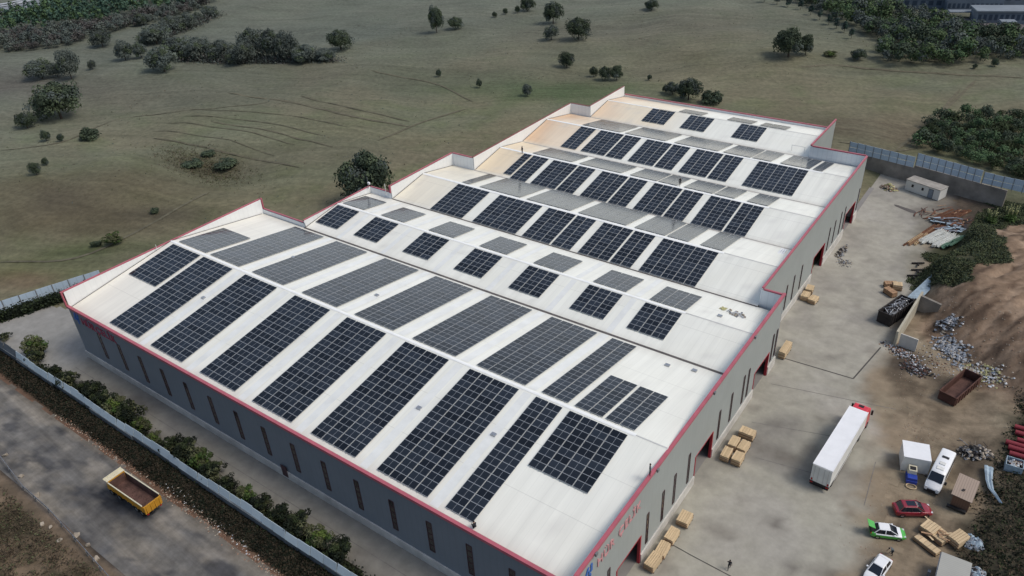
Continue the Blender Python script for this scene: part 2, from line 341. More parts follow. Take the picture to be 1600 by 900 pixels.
fb(1130, 90, 60, 24, 30, (.125, .115, .075), .6); fb(1330, 240, 22, 6, 10, (.14, .12, .08), .6); fb(330, 400, 30, 7, 30, (.085, .075, .055), .5)
fb(30, 440, 8, 4, 30, (.16, .095, .065), .7); fb(15, 130, 40, 14, 10, (.10, .088, .082), .7); fb(560, 240, 44, 10, 28, (.108, .096, .068), .6)
fb(620, 120, 60, 20, 30, (.095, .09, .068), .5); fb(480, 60, 70, 20, 40, (.080, .092, .080), .6); fb(250, 150, 50, 14, 20, (.105, .100, .078), .6)
fb(100, 310, 12, 7, 0, (.07, .06, .045), .6); fb(1000, 45, 60, 18, 30, (.094, .088, .070), .6)
FENCE_Y = -28.4
GP1 = [P2(*q) for q in ((1436, 446), (1450, 405), (1470, 385), (1492, 352), (1530, 338), (1562, 345), (1556, 378), (1572, 404), (1524, 432), (1470, 452))]
GP2 = [P2(*q) for q in ((1510, 335), (1545, 300), (1640, 285), (1640, 345), (1570, 352), (1530, 345))]
def inpoly(x, y, P):
    c = False; j = len(P)-1
    for i in range(len(P)):
        if (P[i][1] > y) != (P[j][1] > y) and x < (P[j][0]-P[i][0])*(y-P[i][1])/(P[j][1]-P[i][1])+P[i][0]: c = not c
        j = i
    return c
def earth(x, y):
    """general terrain colour"""
    n1 = nz(x, y, 42, 4, 1.); n2 = nz(x, y, 11, 4, 4.)
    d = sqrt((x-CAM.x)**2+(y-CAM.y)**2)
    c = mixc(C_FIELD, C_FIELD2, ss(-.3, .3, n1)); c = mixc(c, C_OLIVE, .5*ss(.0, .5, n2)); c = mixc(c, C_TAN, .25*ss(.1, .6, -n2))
    c = mixc(c, C_FAR_HAZE, .8*ss(190, 430, d+.25*max(0, -x)))  # distance haze painted into the far field colour
    for b in FB:
        k = blob(x, y, b)
        if k > .02: c = mixc(c, b[4], b[5]*min(1, k*1.2)*(.8+.4*n2))
    # south side: verge, road shoulder, brush
    if y < -20 and x < 110:
        if y > -32.5:
            c = mixc(c, C_WEED, ss(-30.5, -28, -abs(y+30)-27+0*n2) if False else .95)
            e = ss(-31.2+n2*.8, -32.2, y); c = mixc(c, (.16, .095, .065), .85*e)
        elif y > -43: c = mixc((.12, .10, .085), C_MUD, ss(-.2, .4, n2))
        else:
            k = ss(-.35, .35, nz(x, y, 5, 4, 6.)); c = mixc((.046, .040, .024), (.165, .122, .082), k)
            c = mixc(c, (.15, .115, .085), ss(-46, -43.6, y)*.6)
    # east: dirt and bank
    if x > 80 and -60 < y < 140:
        k = ss(84, 89, x+2*n2)*ss(138, 122, y)*(1-ss(128, 150, x))
        n3 = nz(x, y, 6, 5, 7.); dd = mixc(C_DIRT, (.12, .092, .066), ss(-.1, .5, n3)); dd = mixc(dd, (.29, .24, .17), ss(.05, .5, nz(x, y, 9, 4, 12.)))
        foot = 61.5-(x-94)*.95; b = ss(-3, 2, y-foot+n3*3)*ss(90, 94, x)
        rid = abs(nz(x*1.3-y*.5, y*.25+x*.1, 3.2, 3, 9.)); bc = mixc(C_BANK, C_BANKL, ss(.05, .4, rid)); bc = mixc(bc, (.105, .068, .048), ss(0, .45, nz(x*1.1-y*.45, y*.3+x*.12, 1.6, 3, 2.)))
        dd = mixc(dd, bc, b)
        jx, jy = x+2.5*n3, y+2.5*nz(x, y, 5, 3, 21.); g = 1. if (inpoly(jx, jy, GP1) or inpoly(jx, jy, GP2)) else .12
        dd = mixc(dd, (.050, .055, .030), g*.95)
        g2 = max(ss(105.5, 108.5, x-.08*(y-20)+3*n3)*(1-ss(44, 54, y)), ss(108, 112, x+4*n3)*(1-ss(50, 56, y))); g2 = max(g2, ss(8, -2, y)*ss(104, 107, x))
        dd = mixc(dd, (.032, .031, .021), g2*.92)
        # dark oily scraps
        for (qx, qy, rr) in ((98.5, 49.5, 2.6), (105.5, 33.5, 2.2), (92, 50.5, 2.4), (93.5, 54, 2.2)):
            kk = exp(-((x-qx)**2+(y-qy)**2)/rr**2); dd = mixc(dd, (.05, .04, .032), .8*kk)
        c = mixc(c, dd, k)
    if 74 < x < 100 and 104 < y < 124: c = mixc(c, (.07, .055, .045), ss(86, 89, x)*.8)
    return c
def concrete(x, y):
    n1 = nz(x, y, 13, 5, 3.); n2 = nz(x, y, 4, 4, 5.)
    c = mixc(C_CONC, (.19, .18, .165), ss(-.05, .55, n1)*.7); c = mixc(c, (.33, .315, .285), ss(.1, .6, -n1)*.6); c = mixc(c, (.16, .145, .125), ss(.2, .7, n2)*.5)
    if x > 70:
        # dusty fringe toward the dirt
        lim = 90.5+5.5*ss(40, 26, y)+2*ss(20, 5, y)-3.5*ss(70, 100, y)
        c = mixc(c, earth(x, y), ss(lim-3.4, lim+.8, x+3.2*n1+1.5*n2))
        c = mixc(c, (.12, .105, .09), .75*exp(-((x-82)/5)**2-((y-20.3-.0*x)/1.6)**2)*(.7+n2))
        c = mixc(c, (.16, .15, .14), .6*exp(-((x-84)/3)**2-((y-61)/3)**2))
        for qx, qy, rr in ((86.5, 8, 1.6), (80.5, 26.5, 1.2), (92.5, 22, 1.8), (83, 47, 1.3), (86, 70, 1.6), (79.5, -8, 1.4), (90.5, 3, 1.2), (88, 88, 1.7)): c = mixc(c, (.12, .11, .098), .5*exp(-((x-qx)**2+(y-qy)**2)/rr**2)*(.8+n2))
        c = mixc(c, (.065, .052, .042), .88*ss(82.5, 87, x+2.5*n2+.1*(y-100))*ss(97, 103, y))
        c = mixc(c, (.36, .34, .30), .35*ss(30, 60, y)*(1-ss(86, 90, x)))
        # tyre tracks sweeping down the yard
        for k, (ax, cv) in enumerate(((80.5, 0), (82.3, .02), (85.2, -.03), (87.0, -.01), (78.9, .01))):
            d = abs(x-ax-cv*(y-40)-1.1*sin(y*.05+k)); c = mixc(c, (.20, .19, .165), .30*exp(-(d/.28)**2)*(.6+n1))
    else:
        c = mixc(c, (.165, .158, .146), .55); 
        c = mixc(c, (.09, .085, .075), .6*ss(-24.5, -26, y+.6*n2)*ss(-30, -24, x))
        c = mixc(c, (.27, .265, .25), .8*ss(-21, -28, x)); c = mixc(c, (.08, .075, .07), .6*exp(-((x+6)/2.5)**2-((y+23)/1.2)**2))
    return c
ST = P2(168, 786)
def roadc(x, y):
    n1 = nz(x*.35, y, 3.2, 4, 3.); n2 = nz(x, y, 5, 4, 8.)
    c = mixc((.122, .117, .110), (.215, .195, .165), ss(-.2, .45, n1)); c = mixc(c, (.065, .068, .075), ss(.1, .6, n2)*.7)
    t = exp(-((y+37.8)/.9)**2)+exp(-((y+34.8)/.7)**2)*.6; c = mixc(c, (.17, .165, .155), .5*t)
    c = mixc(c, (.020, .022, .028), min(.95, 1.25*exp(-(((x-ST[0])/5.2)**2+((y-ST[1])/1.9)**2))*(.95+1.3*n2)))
    c = mixc(c, (.05, .052, .058), .7*ss(.15, .5, nz(x*.5, y, 2.6, 4, 31.)))
    c = mixc(c, (.135, .115, .09), ss(-33.6, -32.4, y+.6*n2)*.7)
    c = mixc(c, (.16, .13, .10), .6*ss(24, 40, x)*ss(-.2, .4, n2)*ss(-38, -34, y))
    return c
def sheet(name, xs, ys, m, colf, zf, kind='structure', keep=None):
    vs = []; idx = {}; cols = []; fs = []
    for j, y in enumerate(ys):
        for i, x in enumerate(xs):
            idx[i, j] = len(vs); vs.append((x, y, zf(x, y))); cols.append(colf(x, y))
    for j in range(len(ys)-1):
        for i in range(len(xs)-1):
            if keep and not keep((xs[i]+xs[i+1])/2, (ys[j]+ys[j+1])/2): continue
            fs.append((idx[i, j], idx[i+1, j], idx[i+1, j+1], idx[i, j+1]))
    me = bpy.data.meshes.new(name); me.from_pydata(vs, [], fs); me.materials.append(m)
    a = me.attributes.new('tint', 'FLOAT_COLOR', 'POINT')
    flat = []
    for c in cols: flat += [max(0, c[0]), max(0, c[1]), max(0, c[2]), 1.]
    a.data.foreach_set('color', flat)
    for p in me.polygons: p.use_smooth = True
    me.update(); o = bpy.data.objects.new(name, me); COL.objects.link(o); o['kind'] = kind
    return o
def rng(a, b, st):
    n = max(1, round((b-a)/st)); return [a+(b-a)*i/n for i in range(n)]
xs = [-4000, -2500, -1500, -1000, -750]+rng(-600, -60, 5)+rng(-60, 86, 2.5)+rng(86, 122, .7)+rng(122, 200, 4)+[200, 215, 240, 280, 340, 450, 700, 1100, 1800, 3000, 4500]
ys = [-2500, -1500, -800, -400, -250, -180, -140, -115, -95, -80, -70]+rng(-62, -26, .8)+rng(-26, 40, 2)+rng(40, 130, .9)+rng(130, 480, 4)+[480, 510, 560, 640, 800, 1100, 1600, 2500, 4500]
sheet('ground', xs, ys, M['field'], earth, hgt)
# concrete yards: east yard, west apron and the strip along the south wall
def jit(x, y): return .25*nz(x, y, 3, 3, 11.)
xs = [74.5]+rng(75, 104, .8)+[104]
def yk(x, y):
    lim = 92+5*ss(45, 30, y)+3*ss(20, 5, y)-4*ss(75, 100, y)+2.0*nz(x, y, 5, 3, 2.)
    return x < lim+1.5
sheet('yard', rng(-20, 104, 1.0), rng(-50, 129.5, 1.0), M['conc'], concrete, lambda x, y: hgt(x, y)+.03, keep=lambda x, y: (x > 71 and yk(x, y) and (x > 75.4 or y > 39)))
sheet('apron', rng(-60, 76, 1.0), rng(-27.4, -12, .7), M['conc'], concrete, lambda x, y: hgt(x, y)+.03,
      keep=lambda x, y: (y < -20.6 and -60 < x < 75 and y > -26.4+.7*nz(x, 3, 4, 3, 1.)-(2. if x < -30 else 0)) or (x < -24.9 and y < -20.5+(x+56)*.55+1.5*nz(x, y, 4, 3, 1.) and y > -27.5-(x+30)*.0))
sheet('road', rng(-90, 130, 1.0), rng(-42.9, -31.6, .45), M['road'], roadc, lambda x, y: hgt(x, y)+.03, keep=lambda x, y: y < -32.4+.5*nz(x, y, 4, 3, 1.) and y > -42.7)
# tracks worn across the open field
def strip(name, P, wd, c, m='field', kind='structure', dz=.05, step=2.):
    mb = MB(); pts = []
    for i in range(len(P)-1):
        a, b = Vector(P[i]), Vector(P[i+1]); n = max(1, int((b-a).length/step))
        pts += [a.lerp(b, k/n) for k in range(n)]
    pts.append(Vector(P[-1])); N = len(pts)
    for _ in range(3): pts = [pts[0]]+[(pts[i-1]+pts[i]*2+pts[i+1])/4 for i in range(1, N-1)]+[pts[-1]]
    for i in range(N-1):
        q = []
        for k in (i, i+1):
            d = (pts[min(k+1, N-1)]-pts[max(k-1, 0)]).normalized(); n = Vector((-d.y, d.x)); ww = wd*(1+.5*nz(pts[k].x, pts[k].y, 6, 2, 4.))/2
            if k in (0, N-1): ww *= .2
            for s in (-1, 1): x, y = pts[k].x+n.x*ww*s, pts[k].y+n.y*ww*s; q.append((x, y, hgt(x, y)+dz))
        mb.quad(q[0], q[1], q[3], q[2])
    o = mb.build(name, M[m], smooth=True)
    a = o.data.attributes.new('tint', 'FLOAT_COLOR', 'POINT'); a.data.foreach_set('color', [v for _ in o.data.vertices for v in (*c, 1.)])
    return tag(o, kind=kind)
for P, wd, c in (([(240, 216), (300, 226), (350, 240), (400, 248), (468, 262)], 1.1, (.062, .056, .042)), ([(355, 145), (420, 155), (480, 165), (560, 185), (640, 198)], 1.3, (.118, .106, .078)),
                 ([(330, 190), (400, 200), (450, 212), (520, 230)], 1.0, (.065, .060, .045)), ([(470, 150), (560, 172), (640, 190)], .9, (.070, .066, .050)),
                 ([(580, 110), (680, 130), (720, 150), (740, 160)], 1.2, (.07, .068, .05)), ([(0, 410), (120, 408), (230, 355), (330, 300)], 1.2, (.10, .092, .068)),
                 ([(1500, 140), (1470, 175), (1425, 215), (1400, 235)], 1.6, (.125, .108, .076)), ([(1525, 125), (1500, 150), (1455, 195), (1425, 225)], 1.4, (.12, .105, .075)),
                 ([(1250, 105), (1310, 100), (1400, 112), (1520, 118), (1600, 122)], 2.0, (.118, .105, .076)), ([(1310, 222), (1350, 228), (1400, 240), (1430, 232)], 1.5, (.125, .108, .076)),
                 ([(590, 220), (660, 190), (730, 170)], 1.2, (.112, .10, .074)), ([(0, 235), (100, 225), (180, 185), (300, 172), (420, 160)], 1.0, (.10, .096, .075))):
    strip('track', [P2(*p) for p in P], wd*.62, mixc(c, (.130, .121, .083), .65), dz=.12, step=3)
for k in range(4):
    o_ = k*13+random.uniform(-2, 2); x0 = 250+k*22+random.uniform(-15, 15)
    strip('track', [P2(x0+t*(190+k*14), 205-o_+t*t*(38-k*2)+(1-t)*(k*1.5)) for t in (0, .25, .5, .75, 1)], .4, (.118, .110, .076) if k % 2 else (.108, .101, .071), dz=.12, step=3)
# drain channels and slab joints in the yard
def flat(name, P, wd, m):
    mb = MB()
    for a, b in zip(P[:-1], P[1:]):
        a, b = Vector(a), Vector(b); n = max(1, int((b-a).length/1.5)); d = (b-a).normalized(); nn = Vector((-d.y, d.x))*wd/2
        for k in range(n):
            q = []
            for t, s in ((k/n, -1), (k/n, 1), ((k+1)/n, 1), ((k+1)/n, -1)):
                p = a.lerp(b, t)+nn*s; q.append((p.x, p.y, hgt(p.x, p.y)+.045))
            mb.quad(*q)
    return tag(mb.build(name, M[m]), kind='structure')
flat('drain_channel', [P2(1225, 560), P2(1333, 592), P2(1376, 543)], .22, 'drain')
flat('drain_channel', [P2(1048, 850), P2(1080, 868), P2(1150, 905), P2(1230, 945)], .14, 'drain')
for a, b in (((1175, 660), (1300, 682)), ((1368, 722), (1350, 790)), ((1180, 715), (1290, 745)), ((1205, 600), (1400, 640))):
    flat('slab_joint', [P2(*a), P2(*b)], .09, 'joint')
flat('slab_joint', [(-24, -23.6), (74, -23.6)], .08, 'joint')
# puddle-dark stain strips by the far yard
for P in ([(1397, 320), (1415, 327), (1432, 333)],): strip('wet_patch', [P2(*p) for p in P], 1.3, (.11, .10, .095), m='conc', dz=.04, step=.7)
# ------------------------------------------------------------------ the factory
B = {1: (0., 13.5, .157253), 2: (29.488, 11.784, .163924), 3: (49.091, 12.124, .185824), 4: (69.346, 12.150, .189624), 5: (88.902, 12.606, .18616), 6: (109.055, 12.25, .183617)}
VY = [-20.6, 20.35, 38.95, 59.25, 77.83, 99.86, 118.0]
VZ = [10.24, 10.27, 10.22, 10.21, 10.52, 10.54, 10.59]
XR = {1: (-24.8, 75.2), 2: (-12.2, 75.2), 3: (-6.2, 71.8), 4: (-.3, 71.8), 5: (-.3, 71.8), 6: (5.4, 60.3)}
def roofz(x, y):
    for b in range(1, 7):
        if y <= VY[b]:
            ya, za = (VY[b-1], VZ[b-1]) if y < B[b][0] else (VY[b], VZ[b]); yr, zr = B[b][0], B[b][1]
            return lerp(zr, za, (y-yr)/(ya-yr))
    return 10.5
fac = empty('factory_building', (25, 50, 0), 0, 'huge grey factory hall with white multi-ridge roof, red coping and red letters', 'factory')
fac.location = (0, 0, 0)
def roof_tint(x, y):
    n = nz(x, y, 9, 4, 2.)*.5+nz(x*.3, y, 4, 3, 5.)*.3
    c = (.79, .795, .725); c = mixc(c, (.75, .75, .67), ss(-.1, .5, n)*.7)
    if y < 20.4: c = mixc(c, (.80, .76, .67), .55*ss(10, -24, x)+.25*ss(-8, -20, y))
    elif y < 39: c = mixc(c, (.80, .77, .70), .5*ss(20, -12, x))
    elif y < 59.3: c = mixc(c, (.76, .70, .56), .75*ss(12, -1, x+3*n))
    elif y < 78: c = mixc(c, (.76, .63, .44), .9*ss(13, 4, x+3*n))
    elif y < 100: c = mixc(mixc(c, (.76, .62, .45), .8*ss(20, 10, x+3*n)), (.66, .44, .27), ss(11, -1, x+6*n)*.85)
    else: c = mixc(mixc(c, (.77, .67, .50), .85*ss(34, 18, x+4*n)), (.70, .50, .34), ss(15, 5, x+5*n)*.7)
    c = mixc(c, (.55, .54, .51), .35*ss(.35, .7, nz(x, y, 2.2, 3, 7.)))
    e = min(abs(y-v) for v in VY); c = mixc(c, (.55, .52, .46), .45*exp(-(e/.7)**2))
    return c
def roof_slope(b, side):
    yr, zr = B[b][0], B[b][1]; ye, ze = (VY[b-1], VZ[b-1]) if side < 0 else (VY[b], VZ[b])
    x0, x1 = XR[b]; nx = int((x1-x0)/1.5); ny = 8; vs = []; fs = []; cols = []
    ya, za, yb, zb = (ye, ze, yr, zr) if side < 0 else (yr, zr, ye, ze)
    for j in range(ny+1):
        for i in range(nx+1):
            x = lerp(x0, x1, i/nx); y = lerp(ya, yb, j/ny); z = lerp(za, zb, j/ny); vs.append((x, y, z)); cols.append(roof_tint(x, y))
    for j in range(ny):
        for i in range(nx): k = j*(nx+1)+i; fs.append((k, k+1, k+nx+2, k+nx+1))
    me = bpy.data.meshes.new('roof_slope'); me.from_pydata(vs, [], fs); me.materials.append(M['roof'])
    a = me.attributes.new('tint', 'FLOAT_COLOR', 'POINT'); a.data.foreach_set('color', [v for c in cols for v in (*c, 1.)]); me.update()
    o = bpy.data.objects.new('roof_slope', me); COL.objects.link(o); o.parent = fac; return o
def slope_strip(mb, b, side, x0, x1, v0, v1, dz, m=0):
    """thin strip lying on a slope, v measured down from the ridge"""
    yr, zr, t = B[b]; q = []
    ye, ze = (VY[b-1], VZ[b-1]) if side < 0 else (VY[b], VZ[b]); tt = atan2(zr-ze, abs(ye-yr))
    for x, v in ((x0, v0), (x1, v0), (x1, v1), (x0, v1)): q.append((x, yr+side*v*cos(tt), zr-v*sin(tt)+dz))
    mb.quad(*q, m)
for b in range(1, 7):
    for s in (-1, 1): roof_slope(b, s)
    x0, x1 = XR[b]; w_ = .36 if b in (3, 4, 5) else .26; xm = {1: 71, 2: 64, 3: 62, 4: 62.5, 5: 66.5, 6: 20}[b]
    for xa, xb, ww, mm in ((x0, xm, w_, 'capw'), (xm, x1, .10, 'capg')):
        mb = MB()
        for s in (-1, 1): slope_strip(mb, b, s, xa, xb, 0, ww, .035)
        mb.build('ridge_cap', M[mm], fac)
for i in range(1, 6):
    x0 = max(XR[i][0], XR[i+1][0]); x1 = min(XR[i][1], XR[i+1][1]); y, z = VY[i], VZ[i]
    mb = MB(); g = .22 if i == 1 else .15
    mb.quad((x0, y-g, z+.06), (x1, y-g, z+.06), (x1, y+g, z+.06), (x0, y+g, z+.06)); mb.build('valley_gutter', M['gutter' if i < 3 else 'gutterl'], fac)
gapsS = [-4.1, 8.0, 20.25, 32.2, 44.1, 55.5]
for s in (-1, 1):
    for x in gapsS:
        mb = MB(); slope_strip(mb, 1, s, x-.62, x+.62, .5, 20.2, .02); mb.build('skylight_strip', M['skylight'], fac)
for b, s, xs_ in ((2, -1, (-3.1, 8.4, 20.8, 32.6, 44.5, 55.5)), (2, 1, (-3.1, 8.4, 20.8, 32.6, 44.5, 55.5))):
    for x in xs_:
        mb = MB(); slope_strip(mb, b, s, x-.5, x+.5, .5, 8.9, .02); mb.build('skylight_strip', M['skylight'], fac)
# --- walls
def wall_y(x, y0, y1, z0, z1, th, outm, inm, holes=(), part='wall'):
    """wall in the plane x=const, outer face at x, body toward x-th (th may be negative)"""
    mb = MB(); ys_ = sorted({y0, y1, *[h for H in holes for h in H[:2]]})
    def pc(a, b, za, zb):
        X0, X1 = min(x, x-th), max(x, x-th); mb.box(X0, X1, a, b, za, zb)
        n = len(mb.m); outer = 3 if th > 0 else 5; # faces: bottom, top, y-, x+, y+, x-
        for k in range(6): mb.m[n-6+k] = 1
        mb.m[n-6+outer] = 0
    for a, b in zip(ys_[:-1], ys_[1:]):
        H = [h for h in holes if h[0] <= a+1e-6 and h[1] >= b-1e-6]
        if H: pc(a, b, H[0][2], z1)
        else: pc(a, b, z0, z1)
    return mb.build(part, [outm, inm], fac)
def wall_x(y, x0, x1, z0, z1, th, outm, inm, part='wall'):
    """wall in the plane y=const, outer (first material) face at y facing -y, body toward y+th"""
    mb = MB(); Y0, Y1 = min(y, y+th), max(y, y+th); mb.box(x0, x1, Y0, Y1, z0, z1); n = len(mb.m)
    for k in range(6): mb.m[n-6+k] = 1
    mb.m[n-6+2] = 0
    return mb.build(part, [outm, inm], fac)
G1 = [(-12.2, -6.6, 4.8), (9.0, 14.5, 4.8), (30.2, 36.2, 4.4)]
G2 = [(69.6, 76.2, 3.9), (90.4, 97.4, 3.9)]
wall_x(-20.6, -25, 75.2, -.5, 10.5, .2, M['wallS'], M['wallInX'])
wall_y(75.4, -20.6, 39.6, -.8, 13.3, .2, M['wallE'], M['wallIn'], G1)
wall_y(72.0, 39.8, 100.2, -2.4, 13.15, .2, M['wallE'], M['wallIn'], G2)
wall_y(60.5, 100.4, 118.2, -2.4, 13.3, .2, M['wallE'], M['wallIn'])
wall_y(-25.0, -20.4, 20.5, -.5, 13.35, -.2, M['wallE'], M['wallIn'])
wall_y(-12.4, 20.6, 38.9, -.5, 11.75, -.2, M['wallE'], M['wallIn'])
wall_y(-6.4, 39.1, 59.2, -.5, 13.1, -.2, M['wallE'], M['wallIn'])
wall_y(-.5, 59.4, 100.0, -.5, 13.2, -.2, M['wallE'], M['wallIn'])
wall_y(5.2, 100.2, 118.0, -.5, 13.35, -.2, M['wallE'], M['wallIn'])
wall_x(20.5, -25, -12.2, -.5, 11.15, .2, M['wallInX'], M['wallS'], 'parapet')
wall_x(38.9, -12.4, -6.2, -.5, 11.6, .2, M['wallInX'], M['wallS'], 'parapet')
wall_x(59.2, -6.4, -.3, -.5, 13.1, .2, M['wallInX'], M['wallS'], 'parapet')
wall_x(100.0, -.5, 5.4, -.5, 13.2, .2, M['wallInX'], M['wallS'], 'parapet')
wall_x(118.0, 5.2, 60.5, -2.4, 11.2, .2, M['wallInX'], M['wallS'], 'parapet')
wall_x(39.6, 71.8, 75.4, -1.5, 13.15, .2, M['wallInX'], M['wallS'], 'parapet')
wall_x(100.2, 60.3, 72.0, -2.4, 13.15, .2, M['wallInX'], M['wallS'], 'parapet')
# coping along the wall tops
def cope(a, b, z, wd=.42, h=.28, m='coping'):
    mb = MB(); mb.bar((a[0], a[1], z), (b[0], b[1], z), wd, h); return mb.build('coping', M[m], fac)
cope((-25.1, -20.6), (75.6, -20.6), 10.55, .45, .42)
cope((75.35, -20.9), (75.35, 39.9), 13.3, .42, .34)
cope((-24.95, -20.6), (-24.95, 20.4), 13.4, .3, .26); cope((-24.8, 20.75), (-12.5, 20.75), 11.2, .3, .22)
cope((-12.35, 20.6), (-12.35, 38.8), 11.8, .3, .2); cope((-12.2, 39.1), (-6.6, 39.1), 11.65, .3, .2)
cope((-6.35, 39.0), (-6.35, 59.1), 13.15, .3, .24); cope((-6.2, 59.35), (-.7, 59.35), 13.15, .3, .22)
cope((-.45, 59.3), (-.45, 99.9), 13.25, .28, .18, 'copingd'); cope((-.3, 100.15), (5.0, 100.15), 13.25, .28, .16, 'copingd')
cope((5.25, 100.1), (5.25, 118), 13.4, .28, .16, 'copingd'); cope((5.6, 118.1), (60.2, 118.1), 11.25, .3, .24)
cope((71.95, 39.95), (71.95, 100), 13.2, .34, .3); cope((72.2, 39.7), (75.1, 39.7), 13.2, .3, .26)
cope((60.4, 100.3), (60.4, 118.3), 13.35, .34, .3); cope((60.7, 100.3), (71.7, 100.3), 13.2, .3, .26)
for (x, y, z0, z1) in ((-24.95, -20.75, 10.7, 13.5), (-24.9, 20.75, 11.2, 13.5), (-6.35, 38.85, 11.6, 13.2), (75.35, -20.95, 10.7, 13.45)):
    mb = MB(); mb.box(x-.2, x+.2, y-.12, y+.12, z0, z1); mb.build('corner_trim', M['coping'], fac)
# thin flashing where the roof meets the west parapets
for b, x in ((1, -24.78), (2, -12.18), (3, -6.18), (4, -.28), (5, -.28), (6, 5.42)):
    for s in (-1, 1):
        mb = MB(); slope_strip(mb, b, s, x, x+.16, .1, (B[b][0]-VY[b-1]-.1) if s < 0 else (VY[b]-B[b][0]-.1), .05)
        mb.build('flashing', M['gutter'], fac)
# plinths
def plinth(P, z0, z1):
    mb = MB()
    for (xa, ya, xb, yb) in P: mb.box(xa, xb, ya, yb, z0, z1)
    return mb.build('plinth', M['plinth'], fac)
plinth([(-25.12, -20.78, 75.55, -20.603)], -.3, 1.35)
for a, b in ((-20.6, -12.4), (-6.4, 8.8), (14.7, 30.0), (36.4, 39.8)): plinth([(75.403, a, 75.58, b)], -.6, 1.5)
for a, b in ((39.8, 69.4), (76.4, 90.2), (97.6, 100.4)): plinth([(72.003, a, 72.18, b)], -2., .6)
# gates : red jambs and a dark opening
for X, G in ((75.4, G1), (72.0, G2)):
    for (a, b, h) in G:
        mb = MB(); g0 = -.1 if X > 74 else -1.4
        for y in (a-.1, b+.1): mb.box(X-.3, X+.05, y-.12, y+.12, g0, h+.05)
        mb.box(X-.25, X+.04, a+.05, b-.05, h, h+.12)
        mb.build('gate', M['red'], fac)
mb = MB(); mb.box(-24.7, 75.1, -20.3, 39.4, -.2, .02); mb.box(-6, 71.7, 39.5, 117.7, -1.5, -1.2); mb.build('interior_floor', M['inside'], fac)
# windows : maroon frame with crossbars, dark louvred panes
def win(x, y, z0, z1, w_, ax):
    f = MB(); g = MB(); t = .07; H = z1-z0
    def bx(mb, u0, u1, za, zb, d0, d1):
        if ax == 'S': mb.box(x+u0, x+u1, y-d1, y-d0, za, zb)
        else: mb.box(x+d0, x+d1, y+u0, y+u1, za, zb)
    bx(f, -w_/2, -w_/2+t, z0, z1, .0, .07); bx(f, w_/2-t, w_/2, z0, z1, .0, .07)
    n = 5
    for k in range(n+1): zc = z0+H*k/n; bx(f, -w_/2+t, w_/2-t, zc-.05, zc+.05, .002, .065)
    o = f.build('window', M['frame'], fac)
    bx(g, -w_/2+.02, w_/2-.02, z0+.02, z1-.02, .001, .03)
    g.build('pane', M['glassd'], o)
for k in range(16): win(-17+6*k, -20.6, 2.9, 8.0, .85, 'S')
for y in (-14.2, -4.9, -.8, 2.5, 6.7, 16.5, 20.8, 25.4, 27.3, 37.4, 39.0): win(75.4, y, 2.1, 7.2, .62, 'E')
for y in (51, 54, 57.8, 62, 78.6, 82.2, 86.4, 89.1, 99.3): win(72.0, y, 1.2, 6.2, .55, 'E')
mb = MB(); mb.box(27.2, 28.3, -20.86, -20.79, .4, 2.4); mb.build('door', M['frame'], fac)
# lettering and emblem
def text(s, size, m, loc, rot, name, depth=.05, sx=1.):
    cu = bpy.data.curves.new('t', 'FONT'); cu.body = s; cu.size = size; cu.extrude = depth; cu.space_character = 1.12; cu.offset = size*.004
    t = bpy.data.objects.new('t', cu); COL.objects.link(t); bpy.context.view_layer.update()
    me = bpy.data.meshes.new_from_object(t.evaluated_get(bpy.context.evaluated_depsgraph_get())); bpy.data.objects.remove(t)
    me.materials.clear(); me.materials.append(M[m]); o = bpy.data.objects.new(name, me); COL.objects.link(o)
    o.location = loc; o.rotation_euler = rot; o.scale = (sx, 1, 1); o.parent = fac; return o
RE = (pi/2, 0, pi/2); RS = (pi/2, 0, 0)
o = text('H\u00dcR', 1.75, 'signred', (75.46, -16.9, 10.35), RE, 'sign_lettering', sx=.98); o['label'] = 'red letters HÜR on the east wall'
o = text('\u00c7EL\u0130K', 1.75, 'signred', (75.46, -12.3, 10.35), RE, 'sign_lettering', sx=.98); o['label'] = 'red letters ÇELİK on the east wall'
o = text('H\u00dcR', 1.9, 'signdull', (-21.6, -20.66, 8.2), RS, 'sign_lettering'); o['label'] = 'dull red letters HÜR on the front wall'
o = text('\u00c7EL\u0130K', 1.9, 'signdull', (-17.2, -20.66, 8.2), RS, 'sign_lettering', sx=1.05); o['label'] = 'dull red letters ÇELİK on the front wall'
def emblem(o3, U):
    mb = MB(); V_ = lambda u, v, d: tuple(o3[i]+U[i]*u+(0, 0, 1)[i]*v+(U[1], -U[0], 0)[i]*d for i in range(3))
    for poly in (((0, .9), (.75, 2.3), (1.1, 2.3), (.45, .9)), ((0, .9), (1.5, .9), (1.5, .6), (0, .6)), ((1.0, 1.6), (1.3, 1.6), (1.3, 0), (1.0, 0)), ((1.4, 2.3), (1.75, 2.3), (1.75, 1.2), (1.4, 1.2))):
        a = [V_(u, v, .02) for u, v in poly]; b = [V_(u, v, .09) for u, v in poly]
        mb.add(a+b, [(0, 1, 2, 3), (7, 6, 5, 4), (0, 4, 5, 1), (1, 5, 6, 2), (2, 6, 7, 3), (3, 7, 4, 0)])
    return mb.build('emblem', M['signblue'], fac)
emblem((75.4, -19.6, 9.9), (0, 1, 0)); emblem((-24.0, -20.6, 7.8), (1, 0, 0))
# downpipe brackets on the east coping, small roof vents
for y in (-17.5, -3.6, 12.5, 26.8):
    mb = MB(); mb.box(75.62, 75.8, y-.2, y+.2, 13.1, 13.5); mb.build('light_bracket', M['post'], fac)
for (x, y) in ((-2, 9.2), (66.8, 17.5), (70.4, 18.6), (68.5, 31.8), (-4.2, -8), (44.2, -9.3), (55.6, -8.2), (20.2, 7.6)):
    mb = MB(); z = roofz(x, y); mb.box(x-.35, x+.35, y-.25, y+.25, z-.15, z+.22); mb.build('roof_vent', M['chrome'], fac)
